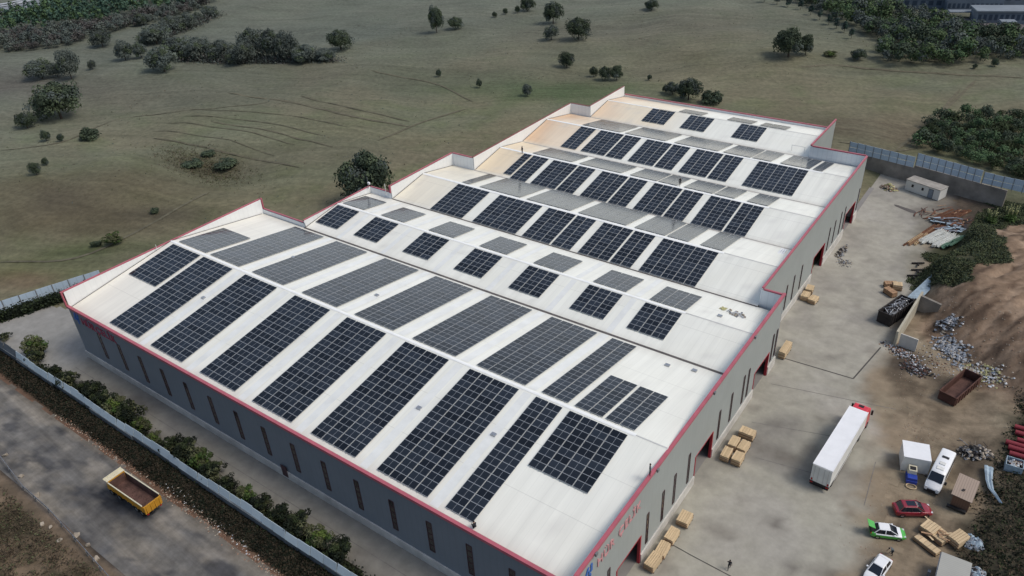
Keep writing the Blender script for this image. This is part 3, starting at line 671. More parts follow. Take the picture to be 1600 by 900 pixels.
# ------------------------------------------------------------------ solar arrays
PW, PH = 2.073, 1.06
def panel_mesh():
    mb = MB(); W, H, t = PW-.085, PH-.016, .04; fr = .028
    mb.box(0, W, 0, H, 0, t, 1)
    for x0, x1 in ((fr, W/2-.016), (W/2+.016, W-fr)):
        mb.quad((x0, fr, t+.003), (x1, fr, t+.003), (x1, H-fr, t+.003), (x0, H-fr, t+.003), 0)
    o = mb.build('solar_panel', [M['cell'], M['frameal']], link=False); return o.data
PM = panel_mesh()
SPAN = {1: 'nearest', 2: 'second', 3: 'third', 4: 'fourth', 5: 'fifth', 6: 'farthest'}
ORD = ['leftmost', 'second from the left', 'third from the left', 'fourth from the left', 'fifth from the left', 'sixth from the left', 'seventh from the left', 'eighth from the left', 'ninth from the left', 'tenth from the left']
def array(b, side, u0, cols, rows, idx, extra=0):
    yr, zr, t = B[b]; v0 = (.557 if b < 3 else .508) if side < 0 else .577
    ang = t
    if side < 0:
        v = v0+rows*PH; loc = Vector((u0, yr-v*cos(t), zr-v*sin(t))); rx = ang
    else: loc = Vector((u0, yr+v0*cos(t), zr-v0*sin(t))); rx = -ang
    n = Vector((0, -sin(rx), cos(rx))); loc += n*.10
    e = empty('solar_array', loc); e.rotation_euler = (rx, 0, 0)
    nm = sum(cols); face = 'near dark' if side < 0 else 'far grey'
    e['label'] = f"{face} solar array {ORD[idx]} on its slope of the {SPAN[b]} roof ridge"
    e['category'] = 'solar array'; e['group'] = 'solar arrays on the factory roof'
    x = 0; fr = MB(); L_ = rows*PH
    for ci, c in enumerate(cols):
        for i in range(c):
            for j in range(rows):
                o = bpy.data.objects.new('solar_panel', PM); COL.objects.link(o); o.parent = e; o.location = (x+.042, j*PH+.008, .03)
            for q in (.45, 1.6): fr.box(x+q-.03, x+q+.03, -.12, L_+.1, -.06, .025)
            x += PW
        x += .3
    fr.build('mounting_frame', M['frameal'], e)
ARR = {(1, -1): [(-23.23, [4], 9), (-14.07, [4], 18), (-2.45, [4], 18), (10.13, [4], 18), (22.07, [4], 18), (34.03, [4], 18), (45.93, [4], 18), (56.83, [2], 18), (61.95, [4], 9)],
 (1, 1): [(-23.23, [4], 9), (-13.81, [4], 18), (-2.2, [4], 18), (10.36, [4], 18), (22.38, [4], 18), (34.29, [4], 18), (46.15, [4], 18), (56.89, [2], 18), (61.92, [2], 9), (66.39, [2], 9)],
 (2, -1): [(-11.47, [3], 6), (-.88, [3], 6), (11.67, [3], 6), (23.69, [3], 6), (35.45, [3], 6), (47.34, [3], 6), (57.49, [3], 6)],
 (2, 1): [(-11.31, [3], 6), (-.6, [3], 6), (11.7, [3], 6), (23.75, [3], 6), (35.49, [3], 6), (47.33, [3], 6), (57.57, [3], 6)],
 (3, -1): [(4.08, [4], 9), (14.86, [5], 9), (26.62, [3, 2], 9), (38.8, [3, 2], 9), (50.93, [5], 9)],
 (3, 1): [(4.1, [1], 9), (8.7, [5], 9), (20.5, [5], 9), (32.5, [5], 9), (44.5, [3, 2], 9), (57.3, [2], 9)],
 (4, -1): [(6.85, [1], 8), (9.31, [2], 9), (14.68, [3, 2], 9), (26.92, [3, 2], 9), (39.05, [3, 2], 9), (51.17, [3, 2], 9)],
 (4, 1): [(8.2, [5], 7), (20.4, [5], 7), (32.7, [3, 2], 7), (44.8, [3, 2], 7), (57.9, [2], 7)],
 (5, -1): [(9.85, [2], 9), (15.27, [3, 2], 9), (27.35, [3, 2], 9), (39.48, [3, 2], 9), (53.42, [5], 9)],
 (5, 1): [(9.4, [5], 9), (20.9, [5], 9), (33.4, [5], 9), (44.9, [3, 2], 9), (57.4, [3], 9), (64.1, [1], 9)],
 (6, -1): [(18.62, [3], 6), (28.85, [3], 6), (41.71, [3], 6)],
 (6, 1): [(25.1, [3], 4), (37.6, [3], 4), (45.7, [3], 4)]}
for (b, s), L in ARR.items():
    for i, (u, c, r) in enumerate(L): array(b, s, u, c, r, i)
# ------------------------------------------------------------------ vehicles
def wheel(mb_parent, x, y, r, w_, name='wheel'):
    """wheel with axis along local y"""
    t = MB(); n = 18; prof = [(-w_/2, r*.62), (-w_/2, r*.92), (-w_/2+.04, r), (w_/2-.04, r), (w_/2, r*.92), (w_/2, r*.62)]
    vs = [(x+q[1]*cos(2*pi*k/n), y+q[0], r+q[1]*sin(2*pi*k/n)) for q in prof for k in range(n)]
    fs = [(i*n+k, i*n+(k+1) % n, (i+1)*n+(k+1) % n, (i+1)*n+k) for i in range(len(prof)-1) for k in range(n)]
    t.add(vs, fs); o = t.build(name, M['black'], mb_parent)
    h = MB()
    for s in (-1, 1):
        ring = [(x+r*.62*cos(2*pi*k/n), y+s*(w_/2-.03), r+r*.62*sin(2*pi*k/n)) for k in range(n)]
        h.add(ring+[(x, y+s*(w_/2-.06), r)], [((k, (k+1) % n, n) if s > 0 else ((k+1) % n, k, n)) for k in range(n)])
    h.build('rim', M['chrome'], o); return o
def loft(stations, m=0, n=None):
    """stations: list of (x, [(y,z)...]) cross-sections; returns MB"""
    mb = MB(); k = len(stations[0][1]); vs = [(x, y, z) for x, sec in stations for y, z in sec]
    fs = [(i*k+j, i*k+j+1, (i+1)*k+j+1, (i+1)*k+j) for i in range(len(stations)-1) for j in range(k-1)]
    mb.add(vs, fs, m); return mb
def car(loc, rz, L_, W, H, body, label, cat='car', roofm=None, lower=None, hood=.27, boot=.06, tail_open=False, suv=False, glassroof=False):
    t = empty('parked_car', loc, rz, label, cat, 'cars parked in the dirt by the yard')
    hl = L_/2; hw = W/2; zb = .24; zs = H*.60   # sill, belt line
    # lower body: stations along x (front = +x)
    st = []
    for x, w_, zlow, ztop in ((-hl, .78, .42, H*.50), (-hl+.10, .90, .30, H*.60), (-hl+.55, .98, zb, zs+.02), (-L_*.2, 1., zb, zs+.02), (L_*.12, 1., zb, zs), (L_*.24, .99, zb, zs-.02),
                              (hl-.55, .96, zb, H*.53), (hl-.15, .86, .28, H*.46), (hl, .70, .36, H*.38)):
        a = hw*w_; st.append((x, [(-a*.92, zlow), (-a, zlow+.12), (-a, ztop-.16), (-a*.93, ztop-.03), (-a*.6, ztop+.015), (0, ztop+.03), (a*.6, ztop+.015), (a*.93, ztop-.03), (a, ztop-.16), (a, zlow+.12), (a*.92, zlow)]))
    mb = loft(st); k = 11
    mb.f += [tuple(range(k))[::-1], tuple((len(st)-1)*k+i for i in range(k))]; mb.m += [0, 0]
    mb.f += [(i*k, (i+1)*k, (i+1)*k+k-1, i*k+k-1) for i in range(len(st)-1)]; mb.m += [0]*(len(st)-1)
    o = mb.build('body', [M[body]], t, smooth=True); bevel(o, .02, 2, 50)
    if lower:
        o.data.materials.append(M[lower])
        for p_ in o.data.polygons:
            if p_.center.z < .66 or p_.center.x < -hl+.5 or p_.center.x > hl-.4: p_.material_index = 1
    # greenhouse
    x0, x1 = -hl+.10+boot*L_, L_*hood-.02; r0_, r1_ = x0+.45+(0 if suv else .1), x1-.95
    a, b = hw*.90, hw*.70
    base = [(x0, -a*.9), (x0+.35, -a), (x1-.5, -a), (x1, -a*.82), (x1, a*.82), (x1-.5, a), (x0+.35, a), (x0, a*.9)]
    top = [(r0_, -b*.92), (r0_+.15, -b), (r1_-.1, -b), (r1_, -b*.9), (r1_, b*.9), (r1_-.1, b), (r0_+.15, b), (r0_, b*.92)]
    g = MB(); g.add([(x, y, zs-.02) for x, y in base]+[(x, y, H-.06) for x, y in top], [(i, (i+1) % 8, 8+(i+1) % 8, 8+i) for i in range(8)]); g.build('windows', M['glass'], t, smooth=False)
    g = MB(); ctr = (r0_+r1_)/2
    g.add([(x, y, H-.065) for x, y in top]+[(ctr+(x-ctr)*.9, y*.86, H) for x, y in top], [(i, (i+1) % 8, 8+(i+1) % 8, 8+i) for i in range(8)]+[tuple(range(8, 16))])
    g.build('roof', M[roofm or body], t, smooth=False)
    if glassroof:
        g = MB(); g.box(ctr-.35, r1_-.12, -b*.62, b*.62, H+.001, H+.012); g.build('roof_glass', M['glass'], t)
    for s in (-1, 1):
        for fx, tx in ((x1-.02, r1_), (x0+.02, r0_)):
            p = MB(); p.bar((fx, s*a*.9, zs), (tx, s*b*.94, H-.05), .07, .07); p.build('pillar', M[body], t)
        p = MB(); mx = (x0+x1)/2-.1; p.bar((mx, s*(a+.005), zs), (mx, s*(b+.005), H-.07), .09, .05); p.build('pillar', M[body if not suv else 'blackp'], t)
        p = MB(); p.box(x1-.55, x1-.38, *( (hw*.96, hw+.16) if s > 0 else (-hw-.16, -hw*.96)), zs, zs+.13); p.build('wing_mirror', M[body], t)
        p = MB(); p.box(hl-.30, hl-.07, *((hw*.5, hw*.80) if s > 0 else (-hw*.80, -hw*.5)), H*.40, H*.475); p.build('headlight', M['lightwh'], t)
        p = MB(); p.box(-hl-.01, -hl+.12, *((hw*.55, hw*.82) if s > 0 else (-hw*.82, -hw*.55)), H*.46, H*.56); p.build('tail_light', M['lightred'], t)
        for x in (-hl+.82, hl-.85): wheel(t, x, s*(hw-.11), .33 if not suv else .37, .22)
    p = MB(); p.box(hl-.06, hl+.02, -hw*.42, hw*.42, .34, .52); p.build('grille', M['blackp'], t)
    if tail_open:
        p = MB(); xh = x0+.1
        p.add([(xh, -hw*.62, H+.02), (xh, hw*.62, H+.02), (xh-.85, hw*.66, H+.42), (xh-.85, -hw*.66, H+.42), (xh, -hw*.62, H-.04), (xh, hw*.62, H-.04), (xh-.85, hw*.66, H+.34), (xh-.85, -hw*.66, H+.34)],
              [(0, 1, 2, 3), (7, 6, 5, 4), (0, 4, 5, 1), (2, 6, 7, 3), (1, 5, 6, 2), (0, 3, 7, 4)]); p.build('tailgate', M['green'], t)
        p = MB(); p.box(-hl-.02, -hl+.45, -hw*.66, hw*.66, zs-.25, zs+.06); p.build('load_bay', M['black'], t)
    return t
car((100.45, 19.2, hgt(100, 19)+.02), radians(32), 4.55, 1.85, 1.66, 'suvred', 'dark red SUV with a glass roof panel, nose toward the tin shed', suv=True, glassroof=True)
car((98.75, 13.85, .02), radians(24), 4.1, 1.72, 1.48, 'white', 'white and green hatchback with its tailgate raised', roofm='white', lower='green', tail_open=True)
car((99.15, 7.6, .02), radians(-101), 4.4, 1.80, 1.45, 'white', 'plain white car at the lower edge beside a crouching person')
# green panels of the hatchback : bonnet edge and rear quarters
# ---- articulated lorry
a0 = Vector((89.55, 16.75, 0)); dv = Vector((.8, 14.1, 0)).normalized(); rz = atan2(dv.y, dv.x)
lt = empty('articulated_lorry', a0, rz, 'long white box trailer lorry with a red cab standing in the yard', 'lorry')
def LB(name, m, x0, x1, y0, y1, z0, z1, par=lt, bv=0, top=None):
    mb = MB(); mb.box(x0, x1, y0, y1, z0, z1, top=top); o = mb.build(name, M[m], par)
    if bv: bevel(o, bv, 2)
    return o
tr = LB('trailer_box', 'whited', 0, 14.0, -1.27, 1.27, 1.12, 3.98, bv=.03)
tr = LB('trailer_roof', 'white', .04, 13.96, -1.25, 1.25, 3.982, 4.02)
for s in (-1, 1):
    LB('roof_rail', 'white', 0, 14.0, s*1.27-.04, s*1.27+.04, 3.93, 4.04)
    LB('side_skirt', 'whited', 2.2, 9.2, s*1.2-.03, s*1.2+.03, .45, 1.1)
    LB('side_rail', 'blackp', 0, 13.8, s*1.26-.03, s*1.26+.05, 1.02, 1.14)
d = LB('rear_doors', 'whited', -.04, .0, -1.24, 1.24, 1.2, 3.9)
for y in (-.9, -.35, .35, .9): LB('door_bar', 'chrome', -.085, -.042, y-.02, y+.02, 1.2, 3.88, d)
LB('underride_bar', 'blackp', -.12, .1, -1.2, 1.2, .55, .72)
LB('bumper_lamp_board', 'blackp', -.06, .05, -1.25, 1.25, .82, 1.1)
for s in (-1, 1):
    LB('tail_light', 'lightred', -.10, -.06, *((.85, 1.2) if s > 0 else (-1.2, -.85)), .86, 1.04)
    LB('marker_plate', 'lightred', -.06, -.04, *((.95, 1.15) if s > 0 else (-1.15, -.95)), 1.25, 1.65)
    for x in (1.6, 2.9, 4.2): wheel(lt, x, s*1.03, .5, .36)
    wheel(lt, 12.2, s*1.0, .52, .5); wheel(lt, 15.55, s*1.08, .52, .34)
LB('chassis', 'blackp', .5, 16.0, -.45, .45, .6, 1.0)
c_ = MB(); c_.box(14.35, 16.55, -1.22, 1.22, .75, 3.2, top=(14.4, 16.25, -1.12, 1.12)); o = c_.build('cab', M['cabred'], lt); bevel(o, .1, 3)
c_ = MB(); c_.box(14.42, 16.15, -1.08, 1.08, 3.2, 3.62, top=(14.5, 15.6, -.98, .98)); o = c_.build('wind_deflector', M['cabred'], lt); bevel(o, .12, 3)
LB('roof_hatch', 'blackp', 15.0, 15.5, -.35, .35, 3.60, 3.66); LB('windscreen', 'glass', 16.36, 16.50, -1.02, 1.02, 2.05, 2.85, top=(16.27, 16.40, -1., 1.))
for s in (-1, 1):
    LB('wing_mirror', 'blackp', 16.2, 16.4, *((1.24, 1.5) if s > 0 else (-1.5, -1.24)), 2.0, 2.75); LB('headlight', 'lightwh', 16.5, 16.6, *((.7, 1.1) if s > 0 else (-1.1, -.7)), .95, 1.15)
# ---- white minibus
vt = empty('white_minibus', (102.0, 27.05, hgt(102, 27)+.02), atan2(-6.3, -.5), 'white high-roof minibus parked beside the white box container', 'minibus')
st = []
for x, w_, zl, zt, k_ in ((-3.45, .93, .5, 2.45, .88), (-3.35, .98, .42, 2.6, .9), (-1., 1., .4, 2.66, .9), (1.2, 1., .4, 2.64, .9), (1.75, 1., .4, 2.52, .88), (2.55, 1., .4, 1.55, .88), (3.15, .95, .45, 1.25, .86), (3.4, .82, .55, 1.0, .8)):
    a = .98*w_; st.append((x, [(-a*.95, zl), (-a, zl+.2), (-a, min(zt-.1, 1.4)), (-a*k_, zt-.1), (-a*.75, zt), (0, zt+.04), (a*.75, zt), (a*k_, zt-.1), (a, min(zt-.1, 1.4)), (a, zl+.2), (a*.95, zl)]))
mb = loft(st); mb.f += [tuple(range(11))[::-1], tuple(7*11+i for i in range(11))]; mb.m += [0, 0]; mb.f += [(i*11, (i+1)*11, (i+1)*11+10, i*11+10) for i in range(7)]; mb.m += [0]*7
o = mb.build('body', M['white'], vt, smooth=True); bevel(o, .02, 2, 40)
mb = MB(); mb.quad((1.80, -.78, 2.56), (1.80, .78, 2.56), (2.56, .84, 1.63), (2.56, -.84, 1.63)); mb.build('windscreen', M['glass'], vt)
for s in (-1, 1):
    mb = MB()
    for x0, x1 in ((-3.1, -2.0), (-1.9, -.8), (-.7, .4), (.5, 1.5)): q = s*.99; mb.quad((x0, q*1.003, 1.45), (x1, q*1.003, 1.45), (x1, q*.925, 2.2), (x0, q*.925, 2.2))
    mb.build('side_windows', M['glass'], vt)
    LB('wing_mirror', 'blackp', 2.0, 2.2, *((1.02, 1.3) if s > 0 else (-1.3, -1.02)), 1.4, 1.8, vt); LB('headlight', 'lightwh', 3.18, 3.38, *((.52, .82) if s > 0 else (-.82, -.52)), .9, 1.1, vt)
    for x in (-2.2, 2.35): wheel(vt, x, s*.84, .36, .24)
LB('roof_hatch', 'blackp', -1.75, -1.3, -.42, .42, 2.69, 2.73, vt, .02); LB('roof_vent', 'whited', -.4, .15, -.35, .35, 2.69, 2.78, vt, .03); LB('roof_unit', 'whited', .6, 1.2, -.45, .45, 2.66, 2.76, vt, .04)
LB('grille', 'blackp', 3.36, 3.45, -.5, .5, .6, .85, vt); LB('bumper', 'blackp', 3.1, 3.48, -.85, .85, .38, .56, vt)
# ---- yellow tipper lorry on the road
a = Vector((9.9, -34.4, .03)); rz = radians(181.5)
tp = empty('tipper_lorry', (18.0, -34.95, .03), rz, 'yellow tipper lorry with empty rusty body on the dusty road', 'lorry')
def TB(name, m, *a, par=tp, top=None, bv=0):
    mb = MB(); mb.box(*a, top=top); o = mb.build(name, M[m], par)
    if bv: bevel(o, bv, 2)
    return o
for s in (-1, 1):
    o = TB('side_panel', 'yellow', .1, 8.0, *((1.12, 1.2) if s > 0 else (-1.2, -1.12)), 1.2, 2.6, top=(.1, 8.0, *((1.22, 1.30) if s > 0 else (-1.30, -1.22))))
    TB('top_rail', 'cream', .1, 8.0, *((1.2, 1.34) if s > 0 else (-1.34, -1.2)), 2.6, 2.72)
    for k in range(7): TB('rib', 'yellow', .5+k*1.15, .62+k*1.15, *((1.2, 1.30) if s > 0 else (-1.30, -1.2)), 1.25, 2.55, par=o)
    for x in (1.3, 2.6, 6.6, 8.4): wheel(tp, x, s*1.02, .5, .34)
    TB('tail_light', 'lightred', -.02, .06, *((.8, 1.1) if s > 0 else (-1.1, -.8)), .8, .95)
for s in (-1, 1): TB('inner_side', 'load', .12, 7.9, *((1.09, 1.118) if s > 0 else (-1.118, -1.09)), 1.33, 2.58, top=(.12, 7.9, *((1.19, 1.218) if s > 0 else (-1.218, -1.19))))
TB('inner_front', 'load', 7.86, 7.915, -1.08, 1.08, 1.33, 2.7)
TB('body_floor', 'load', .1, 8.0, -1.12, 1.12, 1.2, 1.32)
tg = TB('tailgate', 'yellow', -.12, .06, -1.24, 1.24, 1.15, 2.55, top=(-.26, -.1, -1.28, 1.28))
for y in (-.95, -.32, .32, .95): TB('rib', 'yellow', -.30, -.16, y-.05, y+.05, 1.25, 2.5, par=tg)
TB('headboard', 'yellow', 7.92, 8.05, -1.2, 1.2, 1.2, 2.85); cn = TB('cab_shield', 'cream', 8.0, 8.95, -1.34, 1.34, 2.78, 2.86)
TB('shield_rib', 'cream', 8.35, 8.45, -1.3, 1.3, 2.86, 2.98, par=cn); TB('shield_rib', 'cream', 8.84, 8.95, -1.34, 1.34, 2.86, 3.0, par=cn)
TB('cab', 'yellow', 8.15, 9.35, -1.15, 1.15, .7, 2.55, top=(8.2, 9.0, -1.05, 1.05), bv=.08); TB('windscreen', 'glass', 9.1, 9.22, -1., 1., 1.6, 2.35, top=(9.02, 9.12, -.98, .98))
TB('chassis', 'blackp', 0, 9.2, -.4, .4, .6, 1.18)
mb = MB()
random.seed(3)
for i in range(90):
    x, y = random.uniform(.3, 7.6), random.uniform(-1, 1); r = random.uniform(.05, .22); mb.add([(x-r, y-r, 1.3), (x+r, y-r*.6, 1.3), (x+r*.7, y+r, 1.3), (x-r, y+r*.8, 1.3), (x, y, 1.32+r*.5)], [(0, 1, 4), (1, 2, 4), (2, 3, 4), (3, 0, 4)])
tag(mb.build('earth_remains', M['load'], tp), kind='stuff')
# ------------------------------------------------------------------ skips, containers, sheds
def skip(loc, rz, L_, W, H, m, label, flare=.25):
    t = empty('waste_skip', loc, rz, label, 'skip'); th = .09
    for (nm, a) in (('side_wall', (0, L_, -W/2, -W/2+th)), ('side_wall', (0, L_, W/2-th, W/2)), ('end_wall', (0, th, -W/2+th, W/2-th)), ('end_wall', (L_-th, L_, -W/2+th, W/2-th))):
        mb = MB(); mb.box(a[0], a[1], a[2], a[3], .15, H); o = mb.build(nm, M[m], t)
        if nm == 'side_wall':
            for k in range(int(L_/.9)):
                q = MB(); s = -1 if a[2] < 0 else 1; y = s*W/2; q.box(.3+k*.9, .42+k*.9, min(y, y+s*.09), max(y, y+s*.09), .2, H-.1); q.build('rib', M[m], o)
    mb = MB(); mb.box(th, L_-th, -W/2+th, W/2-th, .15, .25); mb.build('floor', M['load'], t)
    for y in (-W/2, W/2): mb = MB(); mb.box(-.05, L_+.05, y-.08, y+.08, H, H+.1); mb.build('top_rail', M[m], t)
    for x in (0, L_): mb = MB(); mb.box(x-.07, x+.07, -W/2+.08, W/2-.08, H, H+.098); mb.build('top_rail', M[m], t)
    for x in (.6, L_-.7): mb = MB(); mb.box(x, x+.2, -W/2+.2, W/2-.2, 0, .15); mb.build('skid', M['rustd'], t)
    return t
skip((87.05, 61.4, hgt(87, 62)+.03), atan2(7.3, 2.1), 7.4, 2.45, 2.3, 'rustd', 'black skip heaped with scrap metal beside the concrete wall')
skip((99.9, 44.3, hgt(100, 45)), atan2(7.5, 2.2), 7.9, 2.5, 1.6, 'rust', 'empty brown open container standing on bare dirt')
random.seed(11)
def crumple(mb, cx, cy, cz, r, m, n=1, flat_=.6):
    for _ in range(n):
        a = random.uniform(0, 6.28); p = []
        for k in range(5):
            t = a+k*1.2566; rr = r*random.uniform(.5, 1.1); p.append((cx+rr*cos(t), cy+rr*sin(t), cz+random.uniform(-.2, .5)*r*flat_))
        mb.add(p+[(cx, cy, cz+r*flat_)], [(k, (k+1) % 5, 5) for k in range(5)], m)
def heap(name, label, cat, cx, cy, rx, ry, hh, n, mats, rot=0, r0=.12, r1=.38, base=0.):
    mb = MB(); zg = hgt(cx, cy)+base
    for i in range(n):
        u = random.gauss(0, .42); v = random.gauss(0, .42)
        if u*u+v*v > 1: continue
        x = cx+u*rx*cos(rot)-v*ry*sin(rot); y = cy+u*rx*sin(rot)+v*ry*cos(rot)
        z = (hgt(x, y) if not base else zg)+hh*max(0, 1-(u*u+v*v)**.5)*random.uniform(.5, 1); crumple(mb, x, y, z, random.uniform(r0, r1), random.randrange(len(mats)), 1, random.uniform(.3, .9))
    o = mb.build(name, [M[k] for k in mats]); return tag(o, label, cat, kind='stuff')
def longbits(name, label, cat, cx, cy, rx, ry, rot, zz, n, ln, wd, mats, jitter=.6, kind='stuff'):
    mb = MB()
    for i in range(n):
        u = random.uniform(-1, 1)*rx; v = random.uniform(-1, 1)*ry; x = cx+u*cos(rot)-v*sin(rot); y = cy+u*sin(rot)+v*cos(rot); a = rot+random.gauss(0, jitter); l = ln*random.uniform(.4, 1)/2
        z = zz+random.uniform(0, .35)
        mb.bar((x-l*cos(a), y-l*sin(a), z), (x+l*cos(a), y+l*sin(a), z+random.uniform(-.15, .25)), wd*random.uniform(.5, 1.3), .05, random.randrange(len(mats)))
    return tag(mb.build(name, [M[k] for k in mats]), label, cat, kind=kind)
heap('scrap_heap', 'mixed silver scrap metal filling the black skip', 'scrap', 88.1, 65, 3.4, 1.2, .45, 330, ['scrap', 'rustd', 'black', 'rustd', 'scrap', 'bagw'], atan2(7.3, 2.1), .1, .42, base=2.0)
longbits('scrap_profile', 'thin bent metal strips lying over the skip scrap', 'scrap', 88.1, 65, 3.0, .9, atan2(7.3, 2.1), hgt(88, 65)+2.3, 30, 1.6, .10, ['scrap', 'bagw', 'rustd'])
# white box container and blue machine in front
bt = empty('box_container', (98.72, 28.0, .02), radians(16), 'plain white box container behind a small blue machine', 'container')
LB('container_body', 'whited', -1.62, 1.62, -1.6, 1.6, .1, 2.55, bt, .03); LB('container_roof', 'white', -1.66, 1.66, -1.64, 1.64, 2.552, 2.64, bt)
for s in (-1, 1): LB('corner_post', 'whited', s*1.6-.06, s*1.6+.06, -1.68, -1.61, .1, 2.5, bt)
LB('skid', 'blackp', -1.5, 1.5, -1.3, -1.1, 0, .1, bt); LB('skid', 'blackp', -1.5, 1.5, 1.1, 1.3, 0, .1, bt)
mt = empty('blue_machine', (99.15, 24.9, .02), radians(14), 'small blue machine with beige housing and a ring-shaped hose in front', 'machine')
LB('housing', 'cream', -.5, .5, .1, 1.2, .5, 1.65, mt, .05); LB('base_frame', 'blue', -.65, .65, -.85, .95, .1, .62, mt, .04); LB('engine', 'blue', -.6, .6, -.75, .1, .62, 1.05, mt, .06); LB('vent', 'blackp', -.35, .35, .25, .9, 1.652, 1.70, mt)
mb = MB(); mb.tube([(cos(k*pi/10)*.62, -1.25+.45*sin(k*pi/10), .12) for k in range(21)], .07, 8, cap=False); mb.build('hose', M['crate'], mt)
# tin roofed shed
st_ = empty('tin_shed', (105.25, 24.45, hgt(105, 24.4)), radians(-3), 'small shed with brown corrugated tin roof and rusty walls', 'shed')
mb = MB(); mb.box(-1.0, 1.0, -1.75, 1.75, 0, 2.15); mb.build('wall', M['tinwall'], st_)
mb = MB(); mb.add([(-1.25, -2.0, 2.25), (1.15, -2.0, 2.1), (1.15, 2.0, 2.45), (-1.25, 2.0, 2.6), (-1.25, -2.0, 2.32), (1.15, -2.0, 2.17), (1.15, 2.0, 2.52), (-1.25, 2.0, 2.67)], [(0, 3, 2, 1), (4, 5, 6, 7), (0, 1, 5, 4), (1, 2, 6, 5), (2, 3, 7, 6), (3, 0, 4, 7)]); mb.build('roof', M['tinroof'], st_)
LB('chassis_beam', 'blackp', -1.3, .9, -2.3, -1.9, .2, .5, st_); LB('roof_patch', 'rustd', -.3, 0, -.8, -.5, 2.5, 2.56, st_)
s2 = empty('grey_roof_shed', (106.35, 10.7, hgt(106, 10.5)), radians(2), 'shed with pale grey corrugated roof at the lower right edge', 'shed')
mb = MB(); mb.box(-1.35, 1.35, -2.6, 1.6, 0, 2.1); mb.build('wall', M['tinwall'], s2)
mb = MB(); mb.box(-1.6, 1.55, -2.9, 1.85, 2.2, 2.3, top=(-1.6, 1.55, -2.9, 1.85)); mb.build('roof', M['tinroofg'], s2); LB('drain_pipe', 'scrap', -1.7, -1.6, -2.8, 1.8, 2.1, 2.2, s2)
LB('gas_bottle', 'scrap', -2.4, -2.1, -.6, -.2, 0, .9, s2)
# ------------------------------------------------------------------ timber crates
def crate_set(i, x, y, rz, L_, W, H, label, m='crate', group='timber crates stacked along the factory wall', z=None):
    t = empty('timber_crate', (x, y, (hgt(x, y)+.03) if z is None else z), rz, label, 'crate', group)
    n = 5; w_ = L_/n
    for k in range(n):
        mb = MB(); o_ = random.uniform(-.04, .05); mb.box(-L_/2+k*w_+.02, -L_/2+(k+1)*w_-.02, -W/2+o_, W/2+o_, H-.1+random.uniform(-.03, .03), H); o = mb.build('top_board', M[m], t)
    mb = MB(); mb.box(-L_/2+.03, L_/2-.03, -W/2+.05, W/2-.05, .16, H-.12); bevel(mb.build('packed_boards', M[m], t), .03)
    for s in (-1, 1):
        for zz in (.3, H*.55): mb = MB(); mb.box(-L_/2-.02, L_/2+.02, s*W/2-.03, s*W/2+.03, zz, zz+.14); mb.build('side_batten', M['crateb'], t)
    for q in (-.38, 0, .38): mb = MB(); mb.box(-L_/2, L_/2, q*W-.06, q*W+.06, 0, .15); mb.build('skid', M['crated'], t)
    return t
Hc = 1.15
cr = [(77.3, 2.15, .03, 1.5, 2.0, Hc, 'pale timber crate beyond the row of three near the first gate'), (77.1, -1.15, .0, 1.25, 2.1, 1.1, 'upper crate of the touching row of three near the first gate'),
 (77.05, -3.6, .05, 1.3, 2.1, .95, 'middle crate with sagging boards near the first gate'), (76.95, -5.95, -.05, 1.3, 2.3, 1.2, 'lowest crate of the row nearest the first gate'),
 (78.15, 21.2, .0, 2.1, 1.4, 1.25, 'wide timber crate at the back of the group of five'), (77.3, 18.35, .04, 1.2, 2.1, 1.15, 'crate by the wall in the middle row of the group of five'),
 (78.7, 18.4, -.03, 1.25, 2.1, 1.05, 'outer crate in the middle row of the group of five'), (77.25, 15.75, .05, 1.2, 2.1, 1.15, 'crate by the wall in the front row of the group of five'),
 (78.9, 15.75, .0, 1.3, 1.9, 1.25, 'outer crate in the front row, boards askew, group of five'), (73.2, 65.4, .1, 1.3, 1.9, 1.1, 'rear crate of the three by the recessed wall'),
 (73.3, 62.6, .05, 1.35, 2.0, 1.1, 'front inner crate of the three by the recessed wall'), (74.85, 62.2, -.1, 1.35, 1.9, 1.0, 'front outer crate of the three by the recessed wall'),
 (75.95, 43.6, .0, 1.1, 3.6, 1.5, 'tall crate half hidden behind the factory corner')]
for i, (x, y, r, l, w_, h, lab) in enumerate(cr): crate_set(i, x, y, r, l, w_, h, lab)
G5 = 'loose timber crates on the yard edge'
for x, y, r, l, w_, h, lab, m in ((85.1, 75.2, .5, 2.2, 1.2, 1.0, 'brown crate left of the pale one by the black skip', 'crateb'), (86.3, 75.0, .3, 1.6, 1.4, 1.25, 'pale square crate among brown ones by the black skip', 'crate'), (85.7, 72.3, -.6, 2.3, 1.2, 1.1, 'long brown crate lying nearest the black skip', 'crateb')):
    crate_set(0, x, y, r, l, w_, h, lab, m, G5)
for x, y, r, l, w_, h, lab in ((102.9, 17.1, -.35, 1.7, 1.8, 1.1, 'broken timber crate with lid askew beside the red SUV'), (104.3, 16.6, -.45, 1.5, 1.9, .9, 'open-sided timber crate right of the broken one'), (106.0, 17.1, -.45, 1.5, 2.1, 1.2, 'neat pale crate next to the blue-grey sheeting'), (103.1, 14.55, -.42, 3.0, .9, .7, 'long low timber bundle above the grey-roofed shed')):
    crate_set(0, x, y, r, l, w_, h, lab, 'crate', 'timber crates on the dirt by the cars')
longbits('loose_board', 'loose pale boards scattered around the crates on the dirt', 'boards', 103.6, 16.6, 1.6, 1.2, -.4, .75, 13, 1.5, .18, ['crate', 'crateb'], .7)
